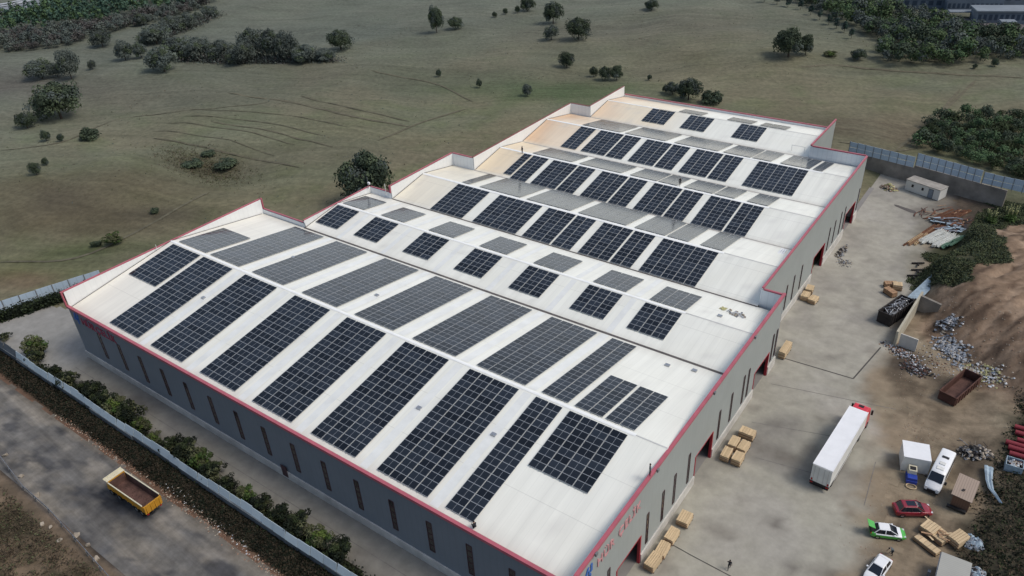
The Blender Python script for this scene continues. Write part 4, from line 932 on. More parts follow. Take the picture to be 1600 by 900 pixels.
# ------------------------------------------------------------------ walls, fences
def seg_wall(P, z0, z1, th, m, name, label, cat):
    mb = MB()
    for a, b in zip(P[:-1], P[1:]): mb.bar((a[0], a[1], (z0+z1)/2), (b[0], b[1], (z0+z1)/2), th, z1-z0)
    return tag(mb.build(name, M[m]), label, cat)
rw = [(62.5, 127.8), (69.5, 127.2), (78, 125.5), (97.5, 121.3)]
rt = empty('retaining_wall', (62.5, 127.8, 0), 0, 'long stained concrete retaining wall behind the far yard', 'wall'); rt.location = (0, 0, 0)
for (a, b, h0, h1) in ((rw[0], rw[1], 2.6, 2.4), (rw[1], rw[2], 2.4, 2.3), (rw[2], rw[3], 2.9, 2.7)):
    mb = MB(); d_ = (Vector(b)-Vector(a)).normalized(); n_ = Vector((-d_.y, d_.x))*.2
    A = [(a[0]-n_.x, a[1]-n_.y), (b[0]-n_.x, b[1]-n_.y), (b[0]+n_.x, b[1]+n_.y), (a[0]+n_.x, a[1]+n_.y)]
    mb.add([(*A[0], -1.8), (*A[1], -1.8), (*A[2], -1.8), (*A[3], -1.8), (*A[0], h0), (*A[1], h1), (*A[2], h1), (*A[3], h0)], [(0, 3, 2, 1), (4, 5, 6, 7), (0, 1, 5, 4), (1, 2, 6, 5), (2, 3, 7, 6), (3, 0, 4, 7)]); mb.build('wall_section', M['conc_wall'], rt)
def panel_fence(name, a, b, z0, z1, H, n, label, m='fenceN'):
    t = empty(name, (0, 0, 0), 0, label, 'fence'); a = Vector(a); b = Vector(b)
    for k in range(n):
        p, q = a.lerp(b, k/n), a.lerp(b, (k+1)/n); zp, zq = lerp(z0, z1, k/n), lerp(z0, z1, (k+1)/n); d_ = (q-p).normalized(); p2, q2 = p+d_*.06, q-d_*.06
        mb = MB(); n_ = Vector((-d_.y, d_.x))*.03
        dz = random.uniform(-.06, .06)
        for s0, s1 in ((.02, .48), (.52, 1.)):
            mb.add([(*(p2-n_), zp+H*s0), (*(q2-n_), zq+H*s0), (*(q2-n_), zq+H*s1+dz), (*(p2-n_), zp+H*s1+dz), (*(p2+n_), zp+H*s0), (*(q2+n_), zq+H*s0), (*(q2+n_), zq+H*s1+dz), (*(p2+n_), zp+H*s1+dz)],
                   [(0, 1, 2, 3), (7, 6, 5, 4), (3, 2, 6, 7), (0, 3, 7, 4), (1, 5, 6, 2), (0, 4, 5, 1)])
        mb.build('sheet_panel', M[m], t)
        mb = MB(); mb.box(p.x-.06, p.x+.06, p.y-.1, p.y+.1, zp-.3, zp+H+.1); mb.build('post', M['post'], t)
    return t
panel_fence('panel_fence', (62.5, 127.8), (77.8, 125.5), 2.5, 2.3, 2.6, 8, 'blue-grey sheet fence on the retaining wall, left of the step')
panel_fence('panel_fence', (78.1, 125.45), (92.0, 122.45), 2.95, 2.75, 3.0, 9, 'taller blue-grey sheet fence on the retaining wall right of the step')
panel_fence('panel_fence', (92.3, 122.3), (104, 119.9), 2.9, 3.2, 2.6, 6, 'blue-grey sheet fence panels at the far right edge')
# concrete wall by the skip
tag(seg_wall([(90.15, 55.7), (90.95, 70.5)], -1.3, 2.2, .35, 'conc_lt', 'concrete_wall', 'pale free-standing concrete wall beside the black skip', 'wall'))
mb = MB(); mb.bar((90.7, 56.1, .6), (93.4, 55.7, .6), .2, 2.4); tag(mb.build('timber_board', M['plinth']), 'grey board leaning at the end of the concrete wall over rubbish', 'board')
mb = MB(); mb.bar((90.95, 68.8, .9), (94.3, 68.2, .5), .5, 3.0); tag(mb.build('concrete_block', M['conc_wall']), 'stub of concrete wall dug into the earth bank', 'wall')
# site cabin
ct = empty('site_cabin', (82.0, 120.6, hgt(80, 119)), atan2(-2.6, 7.4), 'white site cabin with two small windows and a door by the retaining wall', 'cabin')
LB('cabin_body', 'cabin', -4.0, 4.0, -1.55, 1.55, .15, 2.6, ct); LB('cabin_roof', 'cabinroof', -4.1, 4.1, -1.65, 1.65, 2.602, 2.75, ct)
LB('window', 'glassd', -2.6, -2.1, -1.60, -1.552, 1.3, 1.95, ct); LB('window', 'glassd', -.2, .3, -1.60, -1.552, 1.3, 1.95, ct); LB('door', 'bagb', 1.5, 2.5, -1.60, -1.552, .2, 2.2, ct); LB('door_opening', 'black', 1.42, 2.58, -1.56, -1.551, .18, 2.28, ct)
for s in (-1, 1): LB('skid', 'blackp', -4, 4, s*1.1-.1, s*1.1+.1, 0, .15, ct)
# earth moving pile by the cabin
heap('rubble_pile', 'small beige rubble pile left of the site cabin', 'rubble', 74.6, 119.5, 2.0, 1.6, 1.3, 160, ['stone', 'rubble', 'bagy'], 0, .2, .5)
heap('litter', 'white and brown litter strewn over the dirt below the bank', 'litter', 97.5, 54.5, 9, 5, .05, 420, ['bagw', 'stone', 'scrap', 'rust', 'rubble', 'rustd'], -.3, .05, .2)
# steel sections and sheets
def lengths(n, p0, stepv, L_, rz, w_, h, mats, name, label, cat, group, z=0, jit_=.1, labs=None):
    for i in range(n):
        x = p0[0]+stepv[0]*i+random.uniform(-jit_, jit_); y = p0[1]+stepv[1]*i+random.uniform(-.5, .5); l = L_*random.uniform(.75, 1.08); a = rz+random.gauss(0, .03)
        mb = MB(); q = mats[i % len(mats)]
        mb.box(-l/2, l/2, -w_/2, w_/2, 0, h*.3); mb.box(-l/2, l/2, -w_/2, -w_/2+.05, h*.3, h); mb.box(-l/2, l/2, w_/2-.05, w_/2, h*.3, h)
        o = mb.build(name, M[q]); o.location = (x, y, hgt(x, y)+.05+z); o.rotation_euler = (0, 0, a); tag(o, label, cat, group)
lengths(9, (85.3, 99.5), (.55, .55), 12.5, radians(74), .3, .3, ['beamr', 'beamr', 'crateb'], 'steel_beam', 'rusty steel beam in the pile beyond the white profiles', 'steel beam', 'rusty beams lying in the far yard')
lengths(6, (87.4, 111.5), (.7, .2), 9, radians(66), .3, .28, ['beamr'], 'steel_beam', 'rusty steel beam lying in front of the site cabin', 'steel beam', 'rusty beams in front of the site cabin')
lengths(4, (84.9, 96.6), (.5, .4), 6.5, radians(74), .35, .5, ['crate', 'crateb'], 'timber_beam', 'pale timber beam left of the white profiles', 'timber beam', 'timber beams lying in the far yard')
lengths(9, (87.2, 99.3), (.44, -.10), 7.8, radians(68), .42, .5, ['sheetw'], 'metal_profile', 'white metal roofing profile in the pile on the yard edge', 'metal profile', 'white profiles in the far yard', z=.3)
lengths(6, (91.2, 98.6), (.36, .1), 7.8, radians(70), .36, .4, ['sheetg'], 'metal_profile', 'green metal roofing profile beside the white ones', 'metal profile', 'green profiles in the far yard', z=.25)
longbits('sheet_scrap', 'dark tangled sheets and boards behind the white profiles', 'scrap', 90.5, 106.5, 3.5, 3.0, .4, -1.0, 46, 2.6, .5, ['rustd', 'scrap', 'beamr', 'sheetb'], .7)
longbits('board_scrap', 'rust-brown boards littered around the beams by the cabin', 'scrap', 88.5, 110.5, 4.5, 5.0, 1.2, -1.35, 60, 3.2, .22, ['beamr', 'rust', 'crateb', 'load'], .5)
mb = MB()
for k in range(5): mb.bar((88.9+k*.45, 70.8, .0+k*.1), (91.2+k*.35, 79.5, 1.2), .42, .08)
tag(mb.build('metal_ramp', M['sheetb']), 'pale ribbed metal sheets leaning behind the black skip', 'metal sheets')
for k, (x, y) in enumerate(((87.6, 86.5), (88.1, 83.8), (87.9, 81.2))):
    mb = MB(); mb.bar((x-1.1, y-.3, .1), (x+1., y+.5, .35), .22, .3); mb.bar((x, y, .1), (x+.3, y-1.3, .5), .22, .25)
    o = mb.build('steel_trestle', M['rustd']); o.location.z = hgt(x, y)+.1; tag(o, 'black steel trestle on the weeds at the yard edge', 'trestle', 'black trestles at the yard edge')
# rubbish
heap('rubbish_heap', 'heap of white and blue plastic rubbish at the foot of the bank', 'rubbish', 98.2, 59.0, 5.0, 2.5, .6, 400, ['bagw', 'bagb', 'bagw', 'scrap', 'stone', 'bagb'], -.9, .10, .42)
heap('rubbish_heap', 'smaller grey rubbish heap behind the concrete wall', 'rubbish', 96.4, 64.4, 2.2, 1.9, .7, 180, ['bagb', 'bagw', 'scrap', 'rustd'], 0, .12, .42)
heap('rubbish_heap', 'yellowish rubbish spill right of the white plastic heap', 'rubbish', 103.4, 54.0, 4.6, 2.2, .25, 330, ['bagy', 'bagw', 'stone'], -.5, .1, .36)
heap('rubbish_heap', 'dark litter and cans at the end of the concrete wall', 'rubbish', 91.6, 54.2, 4.2, 1.8, .3, 280, ['scrap', 'rustd', 'bagw', 'rubble'], -.5, .1, .3)
heap('rubbish_heap', 'blackened rubbish patch above the brown container', 'rubbish', 94.8, 50.8, 3.0, 2.2, .3, 330, ['rustd', 'rust', 'scrap', 'black'], 0, .1, .3)
heap('scrap_heap', 'dark tangle of scrap and branches behind the minibus', 'scrap', 105.2, 34.2, 2.2, 1.8, 1.2, 200, ['black', 'rustd', 'stone', 'scrap'], 0, .15, .45)
longbits('scrap_branch', 'thin sticks poking from the dark scrap tangle', 'scrap', 105.0, 34.3, 1.8, 1.6, .4, .7, 40, 1.5, .07, ['stone', 'scrap', 'rustd'], 2)
mb = MB(); pts = [(107.1, 31.6), (107.2, 30.2), (107.5, 28.8), (107.9, 27.4), (108.6, 26.0), (109.3, 25.1)]
for i in range(5):
    (x0, y0), (x1, y1) = pts[i], pts[i+1]; z0, z1 = hgt(x0, y0)+.5+.15*sin(i*2), hgt(x1, y1)+.5+.15*sin(i*2+2); w0, w1 = .55-.07*i, .48-.07*i
    for k in range(4): s0, s1 = -1+k*.5, -.5+k*.5; dz = .12*(k % 2); mb.quad((x0+w0*s0, y0, z0+dz), (x0+w0*s1, y0, z0+.12-dz), (x1+w1*s1, y1, z1+.12-dz), (x1+w1*s0, y1, z1+dz))
tag(mb.build('tin_sheet', M['sheetb']), 'long twisted pale blue tin sheet right of the tin shed', 'tin sheet')
heap('sheeting', 'crumpled blue-grey sheeting beside the neat crate', 'sheeting', 107.3, 17.6, 1.6, 1.0, .5, 90, ['sheetb', 'bagb'], -.5, .3, .6)
heap('scrap_heap', 'grey scrap and drums behind the grey-roofed shed', 'scrap', 108.3, 12.6, 1.7, 1.3, .8, 110, ['scrap', 'rustd', 'sheetb'], 0, .2, .5)
cage = empty('junk_crate', (109.7, 33.0, hgt(109.7, 33)), .05, 'pale open crate full of junk below the red pipes', 'crate')
for a in ((-1., 1., -.9, -.82), (-1., 1., .82, .9), (-1., -.92, -.82, .82), (.92, 1., -.82, .82)): mb = MB(); mb.box(*a, 0, 1.2); mb.build('side', M['sheetb'], cage)
heap('junk', 'mixed junk filling the pale open crate', 'junk', 109.7, 33.0, .9, .8, .2, 80, ['scrap', 'rust', 'stone', 'bagw'], 0, .1, .3, base=1.0)
for k, (x, y, l) in enumerate(((109.9, 36.5, 2.6), (109.7, 37.6, 3.0), (110.6, 38.9, 2.4), (110.4, 40.4, 2.8), (110.2, 41.8, 2.8), (109.9, 35.4, 2.0))):
    mb = MB(); z = hgt(x, y)+.4; mb.tube([(x-l/2, y, z), (x+l, y+.15, z+.1)], .36, 14); tag(mb.build('red_pipe', M['pipe'], smooth=False), 'dark red steel pipe lying in the row at the right edge', 'pipe', 'red pipes at the right edge')
mb = MB(); mb.box(108.9, 110.1, 16.6, 17.8, .3, .5); tag(mb.build('pallet', M['stone']), 'grey pallet lying on dark weeds right of the crates', 'pallet')
# rubble against the factory wall and on the roof
heap('rubble_pile', 'dark rubble against the recessed wall between the gates', 'rubble', 73.8, 84.0, .9, 4.0, .5, 150, ['rustd', 'stone', 'scrap'], 0, .12, .35)
heap('rubble_pile', 'wire and rubble spread on the concrete by the recessed wall', 'rubble', 75.6, 80.0, 1.8, 2.0, .2, 130, ['stone', 'rustd', 'scrap'], 0, .08, .22)
heap('roof_debris', 'white scraps left on the second roof near the east corner', 'debris', 70.2, 34.2, 2.0, .9, .08, 46, ['bagw', 'scrap', 'stone'], -.3, .12, .3, base=roofz(70, 34.2)+.1-hgt(70, 34))
heap('roof_debris', 'yellow scraps on the second roof left of the white ones', 'debris', 68.0, 34.6, .7, .5, .05, 16, ['bagy'], 0, .15, .3, base=roofz(68, 34.6)+.1-hgt(68, 34))
mb = MB()
for k in range(3): mb.box(69.0+k*.35, 69.25+k*.35, 55.5, 57.8, roofz(69, 57)+.02, roofz(69, 57)+.25)
tag(mb.build('sheet_stack', M['white']), 'short white sheets laid on the third roof near the east coping', 'metal sheets')
# roof antenna and posts, access ladder
rt_ = empty('roof_antenna', (-12.0, 38.2, 11.6), 0, 'thin mast with a white sensor at the roof corner', 'antenna')
mb = MB(); mb.tube([(0, 0, 0), (0, 0, 2.6)], .05, 8); mb.build('mast', M['post'], rt_); mb = MB(); mb.box(.05, .6, -.2, .2, 1.0, 1.5); bevel(mb.build('sensor', M['white'], rt_), .1, 3)
mb = MB(); mb.tube([(-7.4, 38.6, 11.0), (-7.4, 38.6, 13.5)], .07, 8); tag(mb.build('post', M['whited']), 'white pole on the step parapet by the roof corner', 'pole')
mb = MB(); mb.tube([(-24.4, -3.2, 12.4), (-24.4, -3.2, 14.3)], .05, 8); tag(mb.build('post', M['whited']), 'thin white pole on the left edge of the nearest roof', 'pole')
for s in (57.2, 59.4):
    pass
ld = empty('roof_handrail', (57.5, 101.3, roofz(57, 102)), 0, 'white tubular handrail on the farthest roof near the step', 'handrail')
for x in (-1.4, 1.4):
    mb = MB(); mb.tube([(x, 0, -.2), (x, 0, 1.3)], .05, 8); mb.build('upright', M['whited'], ld)
mb = MB(); mb.tube([(-1.4, 0, 1.3), (1.4, 0, 1.3)], .05, 8); mb.build('rail', M['whited'], ld)
# ------------------------------------------------------------------ front fence, guard rail
ft = empty('front_fence', (0, 0, 0), 0, 'long pale blue sheet fence on a dark base between road and factory', 'fence')
x = -46.0; k = 0; random.seed(5)
while x < 78:
    w_ = 2.3; y = FENCE_Y+.12*sin(x*.3)+(0 if x > -34 else -.55*0); h = 2.15+random.uniform(-.10, .12); ln_ = random.uniform(-.05, .05)
    pale = x > -35.5
    mb = MB(); mb.add([(x+.02, y-.03, 1.0), (x+w_-.02, y-.03, 1.0), (x+w_-.02, y+.35+ln_, h), (x+.02, y+.35+ln_, h+random.uniform(-.08, .08)), (x+.02, y+.02, 1.0), (x+w_-.02, y+.02, 1.0), (x+w_-.02, y+.40+ln_, h), (x+.02, y+.40+ln_, h)],
                     [(0, 1, 2, 3), (7, 6, 5, 4), (3, 2, 6, 7), (0, 3, 7, 4), (1, 5, 6, 2), (0, 4, 5, 1)])
    mb.build('sheet_panel', M['fence' if pale else 'fenced'], ft)
    if k % 2 == 0: mb = MB(); mb.bar((x, y+.1, 0), (x, y+.48, h), .08, .08); mb.build('post', M['post'], ft)
    x += w_; k += 1
for a in range(-46, 78, 12): mb = MB(); mb.box(a, a+11.98, FENCE_Y-.12+.12*sin((a+6)*.3), FENCE_Y+.15+.12*sin((a+6)*.3), 0, 1.02); mb.build('base_wall', M['fenced'], ft)
wf = panel_fence('panel_fence', (-53.8, -24.5), (-47.5, -5.0), .2, .2, 2.6, 7, 'pale blue sheet fence behind the hedge at the left edge', 'fenceN')
gr = empty('guard_rail', (0, 0, 0), 0, 'galvanised guard rail on posts between road and brush', 'guard rail')
GP = [(-40, -39.6), (-12.5, -41.6), (-2.1, -42.8), (5.2, -42.9), (13.1, -43.5), (20.3, -44.1), (34, -45.2), (60, -47)]
for a, b in zip(GP[:-1], GP[1:]):
    a = Vector(a); b = Vector(b); n = max(1, int((b-a).length/3.6))
    for k in range(n):
        p, q = a.lerp(b, k/n), a.lerp(b, (k+1)/n); mb = MB(); mb.bar((p.x, p.y, .72), (q.x, q.y, .72), .06, .30); mb.build('rail', M['scrap'], gr)
        mb = MB(); mb.box(p.x-.06, p.x+.06, p.y-.16, p.y-.04, -.3, .85); mb.build('post', M['post'], gr)
SB = 'pale stones along the guard rail'
for i, q in enumerate(((8, 712), (58, 775), (66, 820), (80, 825), (94, 845), (120, 838), (138, 853), (150, 875), (34, 745))):
    p = at(*q); mb = MB(); r = random.uniform(.3, .5)
    bmesh_v = [Vector((random.uniform(-1, 1), random.uniform(-1, 1), random.uniform(-.5, .8))).normalized()*r*random.uniform(.8, 1.15) for _ in range(16)]
    bm = bmesh.new()
    for v in bmesh_v: bm.verts.new(v)
    bmesh.ops.convex_hull(bm, input=bm.verts); me = bpy.data.meshes.new('boulder'); bm.to_mesh(me); bm.free(); me.materials.append(M['stone'])
    o = bpy.data.objects.new('boulder', me); COL.objects.link(o); o.location = (p.x, p.y, p.z+.15); tag(o, 'pale boulder lying beside the guard rail', 'boulder', SB)
random.seed(21)
def rubbleband(name, label, mats, pts, wd, n, r0, r1):
    mb = MB()
    for i in range(n):
        k = random.randrange(len(pts)-1); a, b = pts[k], pts[k+1]; t = random.random(); x = lerp(a[0], b[0], t)+random.gauss(0, wd*.4); y = lerp(a[1], b[1], t)+random.gauss(0, wd*.5)
        crumple(mb, x, y, hgt(x, y)+.03, random.uniform(r0, r1), random.randrange(len(mats)), 1, .7)
    return tag(mb.build(name, [M[q] for q in mats]), label, 'rubble', kind='stuff')
rubbleband('road_rubble', 'reddish rubble along the verge between road and fence', ['rubble', 'rubble', 'stone'], [(-14, -31.9), (2, -31.9), (20, -32), (36, -32.3), (50, -32.6)], .7, 950, .04, .16)
rubbleband('white_rubble', 'white stones scattered on the dark verge by the tipper', ['stone', 'bagw'], [(14, -31.3), (20, -31.2), (28, -31.4), (36, -31.8)], .8, 110, .06, .2)
rubbleband('yard_rubble', 'small stones scattered over the bare dirt', ['stone', 'rubble'], [(93, 50), (96, 36), (100, 34), (97, 12), (101, 4)], 4, 500, .03, .10)
rubbleband('bank_rubble', 'stones and clods scattered over the eroded bank', ['rubble', 'stone'], [(94, 66), (102, 66), (108, 62), (112, 56)], 9, 420, .04, .16)
# ------------------------------------------------------------------ vegetation
def leafquad(vs, fs, ms, c, nrm, s, m, rnd):
    n = nrm.normalized(); a = n.cross(Vector((rnd.uniform(-1, 1), rnd.uniform(-1, 1), rnd.uniform(-1, 1)))).normalized(); b = n.cross(a)
    k = len(vs); w_ = s*rnd.uniform(.6, 1.2); h_ = s*rnd.uniform(.4, .9)
    vs += [tuple(c-a*w_-b*h_*.3), tuple(c+a*w_*.3-b*h_), tuple(c+a*w_+b*h_*.3), tuple(c-a*w_*.2+b*h_)]; fs.append((k, k+1, k+2, k+3)); ms.append(m)
def crown_data(seed, mats, ncl=34, nl=85, ls=.085, asp=.8, low=.0, cone=0., ragged=.25):
    """crown of unit radius; z from 0 (bottom) to 2*asp (top)"""
    rnd = random.Random(seed); vs, fs, ms = [], [], []
    cls = []
    for i in range(ncl):
        th = rnd.uniform(0, 2*pi); u = rnd.uniform(-.75, 1); rr = (rnd.random()**.45)
        r = sqrt(max(0, 1-u*u))*rr*.78; z = asp*(1+u*rr*.80)
        if cone: r *= 1-cone*(z/(2*asp)); 
        r *= 1+rnd.uniform(-ragged, ragged)
        cls.append((Vector((r*cos(th), r*sin(th), z)), rnd.uniform(.20, .36)*(1-cone*.5*(z/(2*asp)))))
    for (c, cr) in cls:
        m = 0 if rnd.random() < .6 else 1
        if len(mats) > 2 and rnd.random() < .2: m = 2
        for k in range(nl):
            d = Vector((rnd.gauss(0, 1), rnd.gauss(0, 1), rnd.gauss(0, 1)+.35)).normalized(); rr = cr*rnd.uniform(.72, 1.12)
            p = c+Vector((d.x*rr, d.y*rr, d.z*rr*.8))
            if p.z < low*asp: continue
            n = d+Vector((rnd.gauss(0, .5), rnd.gauss(0, .5), rnd.gauss(0, .5)+.2))
            leafquad(vs, fs, ms, p, n, ls, m, rnd)
    me = bpy.data.meshes.new('crown'); me.from_pydata(vs, [], fs)
    for q in mats: me.materials.append(M[q])
    me.polygons.foreach_set('material_index', ms); me.update(); return me
def trunk_data(seed, h=1., r=.05, top=.9):
    rnd = random.Random(seed); mb = MB()
    mb.tube([(0, 0, -.15), (.02, .01, h*.3), (-.02, .03, h*.6), (0, 0, h*top)], [r*1.2, r, r*.8, r*.4], 7)
    for k in range(5):
        a = k*1.256+rnd.uniform(-.4, .4); z0 = h*rnd.uniform(.3, .5); l = rnd.uniform(.35, .55); mb.tube([(0, 0, z0), (l*.5*cos(a), l*.5*sin(a), z0+.22), (l*cos(a), l*sin(a), z0+.5)], [r*.6, r*.4, r*.15], 5)
    o = mb.build('trunk', M['bark'], link=False); return o.data
M['brush2'] = leaf('brown_brush', (.045, .036, .024), .3); M['leaf_scrub'] = leaf('leaf_scrub_grey', (.080, .076, .072), .2, vary=.05); M['leaf_oak2'] = leaf('leaf_oak_light', (0.070, 0.092, 0.054)); M['leaf_far2'] = leaf('leaf_far_haze_light', (0.105, 0.124, 0.108)); M['leaf_olive2'] = leaf('leaf_olive_light', (.085, .085, .045))  # the lighter far leaf tone carries painted haze too
M['leaf_hedge2'] = leaf('leaf_hedge_green', (.030, .042, .018)); M['leaf_wood2'] = leaf('leaf_wood_light', (0.074, 0.111, 0.049)); M['leaf_pine2'] = leaf('leaf_pine_light', (0.054, 0.095, 0.065)); M['leaf_green2'] = leaf('leaf_green_light', (.085, .12, .03))
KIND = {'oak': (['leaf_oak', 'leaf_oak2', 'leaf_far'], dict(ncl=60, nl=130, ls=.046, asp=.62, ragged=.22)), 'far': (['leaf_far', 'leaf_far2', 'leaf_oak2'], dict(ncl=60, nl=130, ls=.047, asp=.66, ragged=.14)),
        'bush': (['leaf_oak', 'leaf_oak2'], dict(ncl=26, nl=70, ls=.085, asp=.5)), 'shrub': (['leaf_hedge', 'leaf_hedge2', 'leaf_olive'], dict(ncl=34, nl=75, ls=.075, asp=.85, ragged=.45)),
        'green': (['leaf_olive', 'leaf_green', 'leaf_green2'], dict(ncl=30, nl=75, ls=.08, asp=.8, ragged=.3)), 'tall': (['leaf_pine', 'leaf_far'], dict(ncl=34, nl=70, ls=.075, asp=1.3, cone=.6))}
CR = {k: [crown_data(100+17*i+len(k), ms, **kw) for i in range(3)] for k, (ms, kw) in KIND.items()}
TK = [trunk_data(5+i) for i in range(3)]
rt2 = random.Random(99)
def tree(px, py, wpx, hpx, kind, label, name='tree', cat='tree', group=None, xy=None, R=None, H=None):
    if xy is None:
        p = at(px, py); dist = (p-CAM).length; s = dist/F; q_ = 1.06 if ('hedge' in label or 'merging' in label) else .86; R = wpx*s/2*q_; H = hpx*s*min(1, q_)*.98
        f2 = Vector((fw.x, fw.y)).normalized(); p.x += f2.x*R*.55; p.y += f2.y*R*.55; p.z = hgt(p.x, p.y)
    else: p = Vector((xy[0], xy[1], hgt(*xy)))
    e = empty(name, p, rt2.uniform(0, 6.28), label, cat, group); v = rt2.randrange(3)
    asp = KIND[kind][1]['asp']; z0 = .03*H if kind not in ('bush', 'shrub', 'green') else -.06*H
    c = bpy.data.objects.new('crown' if name == 'tree' else 'foliage', CR[kind][v]); COL.objects.link(c); c.parent = e; c.location = (0, 0, z0); c.scale = (R*rt2.uniform(.96, 1.06), R*rt2.uniform(.92, 1.05), (H-z0)/(2*asp)*1.02)
    t = bpy.data.objects.new('trunk' if name == 'tree' else 'stem', TK[v]); COL.objects.link(t); t.parent = e; t.scale = (R*.9, R*.9, H*.8)
    return e
NW = 'trees scattered over the open field'
T = [(85, 193, 84, 56, 'oak', 'largest dark oak on the left edge of the field'), (38, 203, 34, 24, 'oak', 'small round oak just below the largest left oak'), (71, 222, 17, 17, 'oak', 'tiny tree below the largest left oak, left of the low bush'), (95, 222, 12, 12, 'oak', 'tiniest dark tree beside the low bush on the left'),
 (55, 275, 18, 20, 'oak', 'lone small dark tree lowest on the left field'), (71, 259, 12, 12, 'oak', 'very small tree just right of the lowest left tree'),
 (60, 127, 46, 28, 'far', 'wide round tree at the left edge under the woods'), (108, 127, 36, 45, 'far', 'tall double-crowned tree near the left edge'), (88, 122, 22, 22, 'far', 'smaller tree between the wide and the double-crowned tree'), (144, 110, 13, 15, 'far', 'small pointed tree right of the double-crowned tree'),
 (157, 76, 34, 25, 'far', 'round tree standing alone on the slope under the pine wood'), (193, 96, 34, 30, 'far', 'round tree left of the pale big field oak'), (219, 93, 24, 24, 'far', 'tree squeezed behind the pale big field oak'), (252, 116, 54, 40, 'far', 'big pale oak with gaps in its crown, left centre field'),
 (377, 103, 40, 33, 'far', 'pale round tree in front of the hedge line'), (240, 72, 46, 26, 'far', 'wide tree at the lower end of the diagonal hedge'), (268, 54, 32, 23, 'far', 'second tree up the diagonal hedge'), (291, 48, 28, 22, 'far', 'third tree up the diagonal hedge'), (309, 36, 15, 14, 'far', 'small tree near the top of the diagonal hedge'), (327, 28, 24, 14, 'far', 'top tree of the diagonal hedge'),
 (275, 92, 50, 26, 'far', 'left end tree of the long hedge line'), (305, 96, 44, 30, 'far', 'rounded tree in the left part of the hedge line'), (342, 97, 38, 27, 'far', 'low tree in the middle of the hedge line'), (398, 95, 44, 42, 'far', 'tallest tree of the hedge line'), (428, 97, 46, 44, 'far', 'broad tall tree in the right part of the hedge line'), (450, 98, 34, 42, 'far', 'tall narrow tree in the right part of the hedge line'),
 (476, 100, 38, 24, 'far', 'low tree near the right end of the hedge line'), (505, 98, 34, 18, 'far', 'lowest bush-like tree of the hedge line'), (531, 82, 38, 28, 'oak', 'dark round tree at the right end of the hedge line'), (222, 42, 28, 18, 'far', 'bushy tree below the pine wood beside the path'),
 (682, 53, 30, 44, 'oak', 'tall double tree on the middle field boundary'), (712, 47, 28, 20, 'oak', 'low tree right of the tall double tree'), (773, 28, 9, 10, 'oak', 'tiny tree on the upper field boundary'), (790, 23, 9, 10, 'oak', 'second tiny tree on the upper field boundary'), (809, 21, 10, 12, 'oak', 'third small tree on the upper field boundary'), (824, 19, 32, 24, 'oak', 'dark tree at the upper end of the field boundary'),
 (865, 39, 38, 36, 'oak', 'round dark tree of the upper three'), (862, 64, 28, 24, 'far', 'smallest pale tree of the upper three'), (905, 64, 46, 36, 'oak', 'wide tree right of the upper three'), (886, 108, 29, 27, 'oak', 'lone round tree above the roof corner'),
 (928, 121, 16, 18, 'oak', 'small tree left of the bushy pair above the roof'), (946, 127, 24, 24, 'oak', 'left tree of the bushy pair above the roof'), (964, 127, 24, 26, 'oak', 'right tree of the bushy pair above the roof'), (1019, 18, 26, 17, 'oak', 'lone tree near the top edge, right of centre'),
 (686, 121, 11, 13, 'oak', 'small upright bush in mid field'), (749, 138, 11, 16, 'oak', 'small bush with a dark base in mid field'), (824, 152, 20, 22, 'far', 'light green sapling in mid field'),
 (1236, 94, 58, 46, 'oak', 'massive dark oak alone on the right field'), (1261, 88, 24, 28, 'oak', 'smaller crown merging with the massive right oak'), (1343, 96, 28, 17, 'oak', 'low round tree before the right wood'), (1556, 105, 13, 12, 'oak', 'tiny dark tree near the right edge'), (1524, 108, 8, 7, 'oak', 'very tiny dark tree left of the right edge one'),
 (1078, 160, 48, 38, 'oak', 'leafy tree behind the far roof parapet'), (1052, 150, 30, 22, 'far', 'grey-green tree left behind the far roof parapet'), (1040, 146, 12, 14, 'oak', 'tiny tree behind the far parapet'), (1112, 164, 44, 20, 'bush', 'low wide bush right behind the far parapet'), (1015, 126, 10, 10, 'oak', 'small dark tree above the far parapet')]
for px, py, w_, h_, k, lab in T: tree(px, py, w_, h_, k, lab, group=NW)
BU = [(134, 222, 36, 18, 'bush', 'low wide bush below the left oaks'), (65, 178, 0, 0, 'bush', ''), (1300, 90, 24, 9, 'green', 'low scrubby bush right of the massive oak'), (240, 335, 20, 8, 'bush', 'flat dark bramble bush in the field'), (175, 385, 34, 18, 'green', 'green bush by the damp hollow'), (150, 388, 20, 10, 'bush', 'dark bush left of the green one by the hollow'),
      (300, 265, 44, 10, 'bush', 'left bramble of the brushy hollow'), (355, 268, 50, 12, 'bush', 'right bramble of the brushy hollow'), (325, 248, 30, 8, 'bush', 'upper bramble of the brushy hollow')]
for px, py, w_, h_, k, lab in BU:
    if w_: tree(px, py, w_, h_, k, lab, name='bush', cat='bush', group='bushes on the open field')
# big tree behind the second roof
BT = atz(573, 282, 6.0); tree(0, 0, 0, 0, 'oak', 'large leafy oak rising behind the second roof corner', xy=(BT.x, BT.y), R=7.0, H=12.5, group=NW)
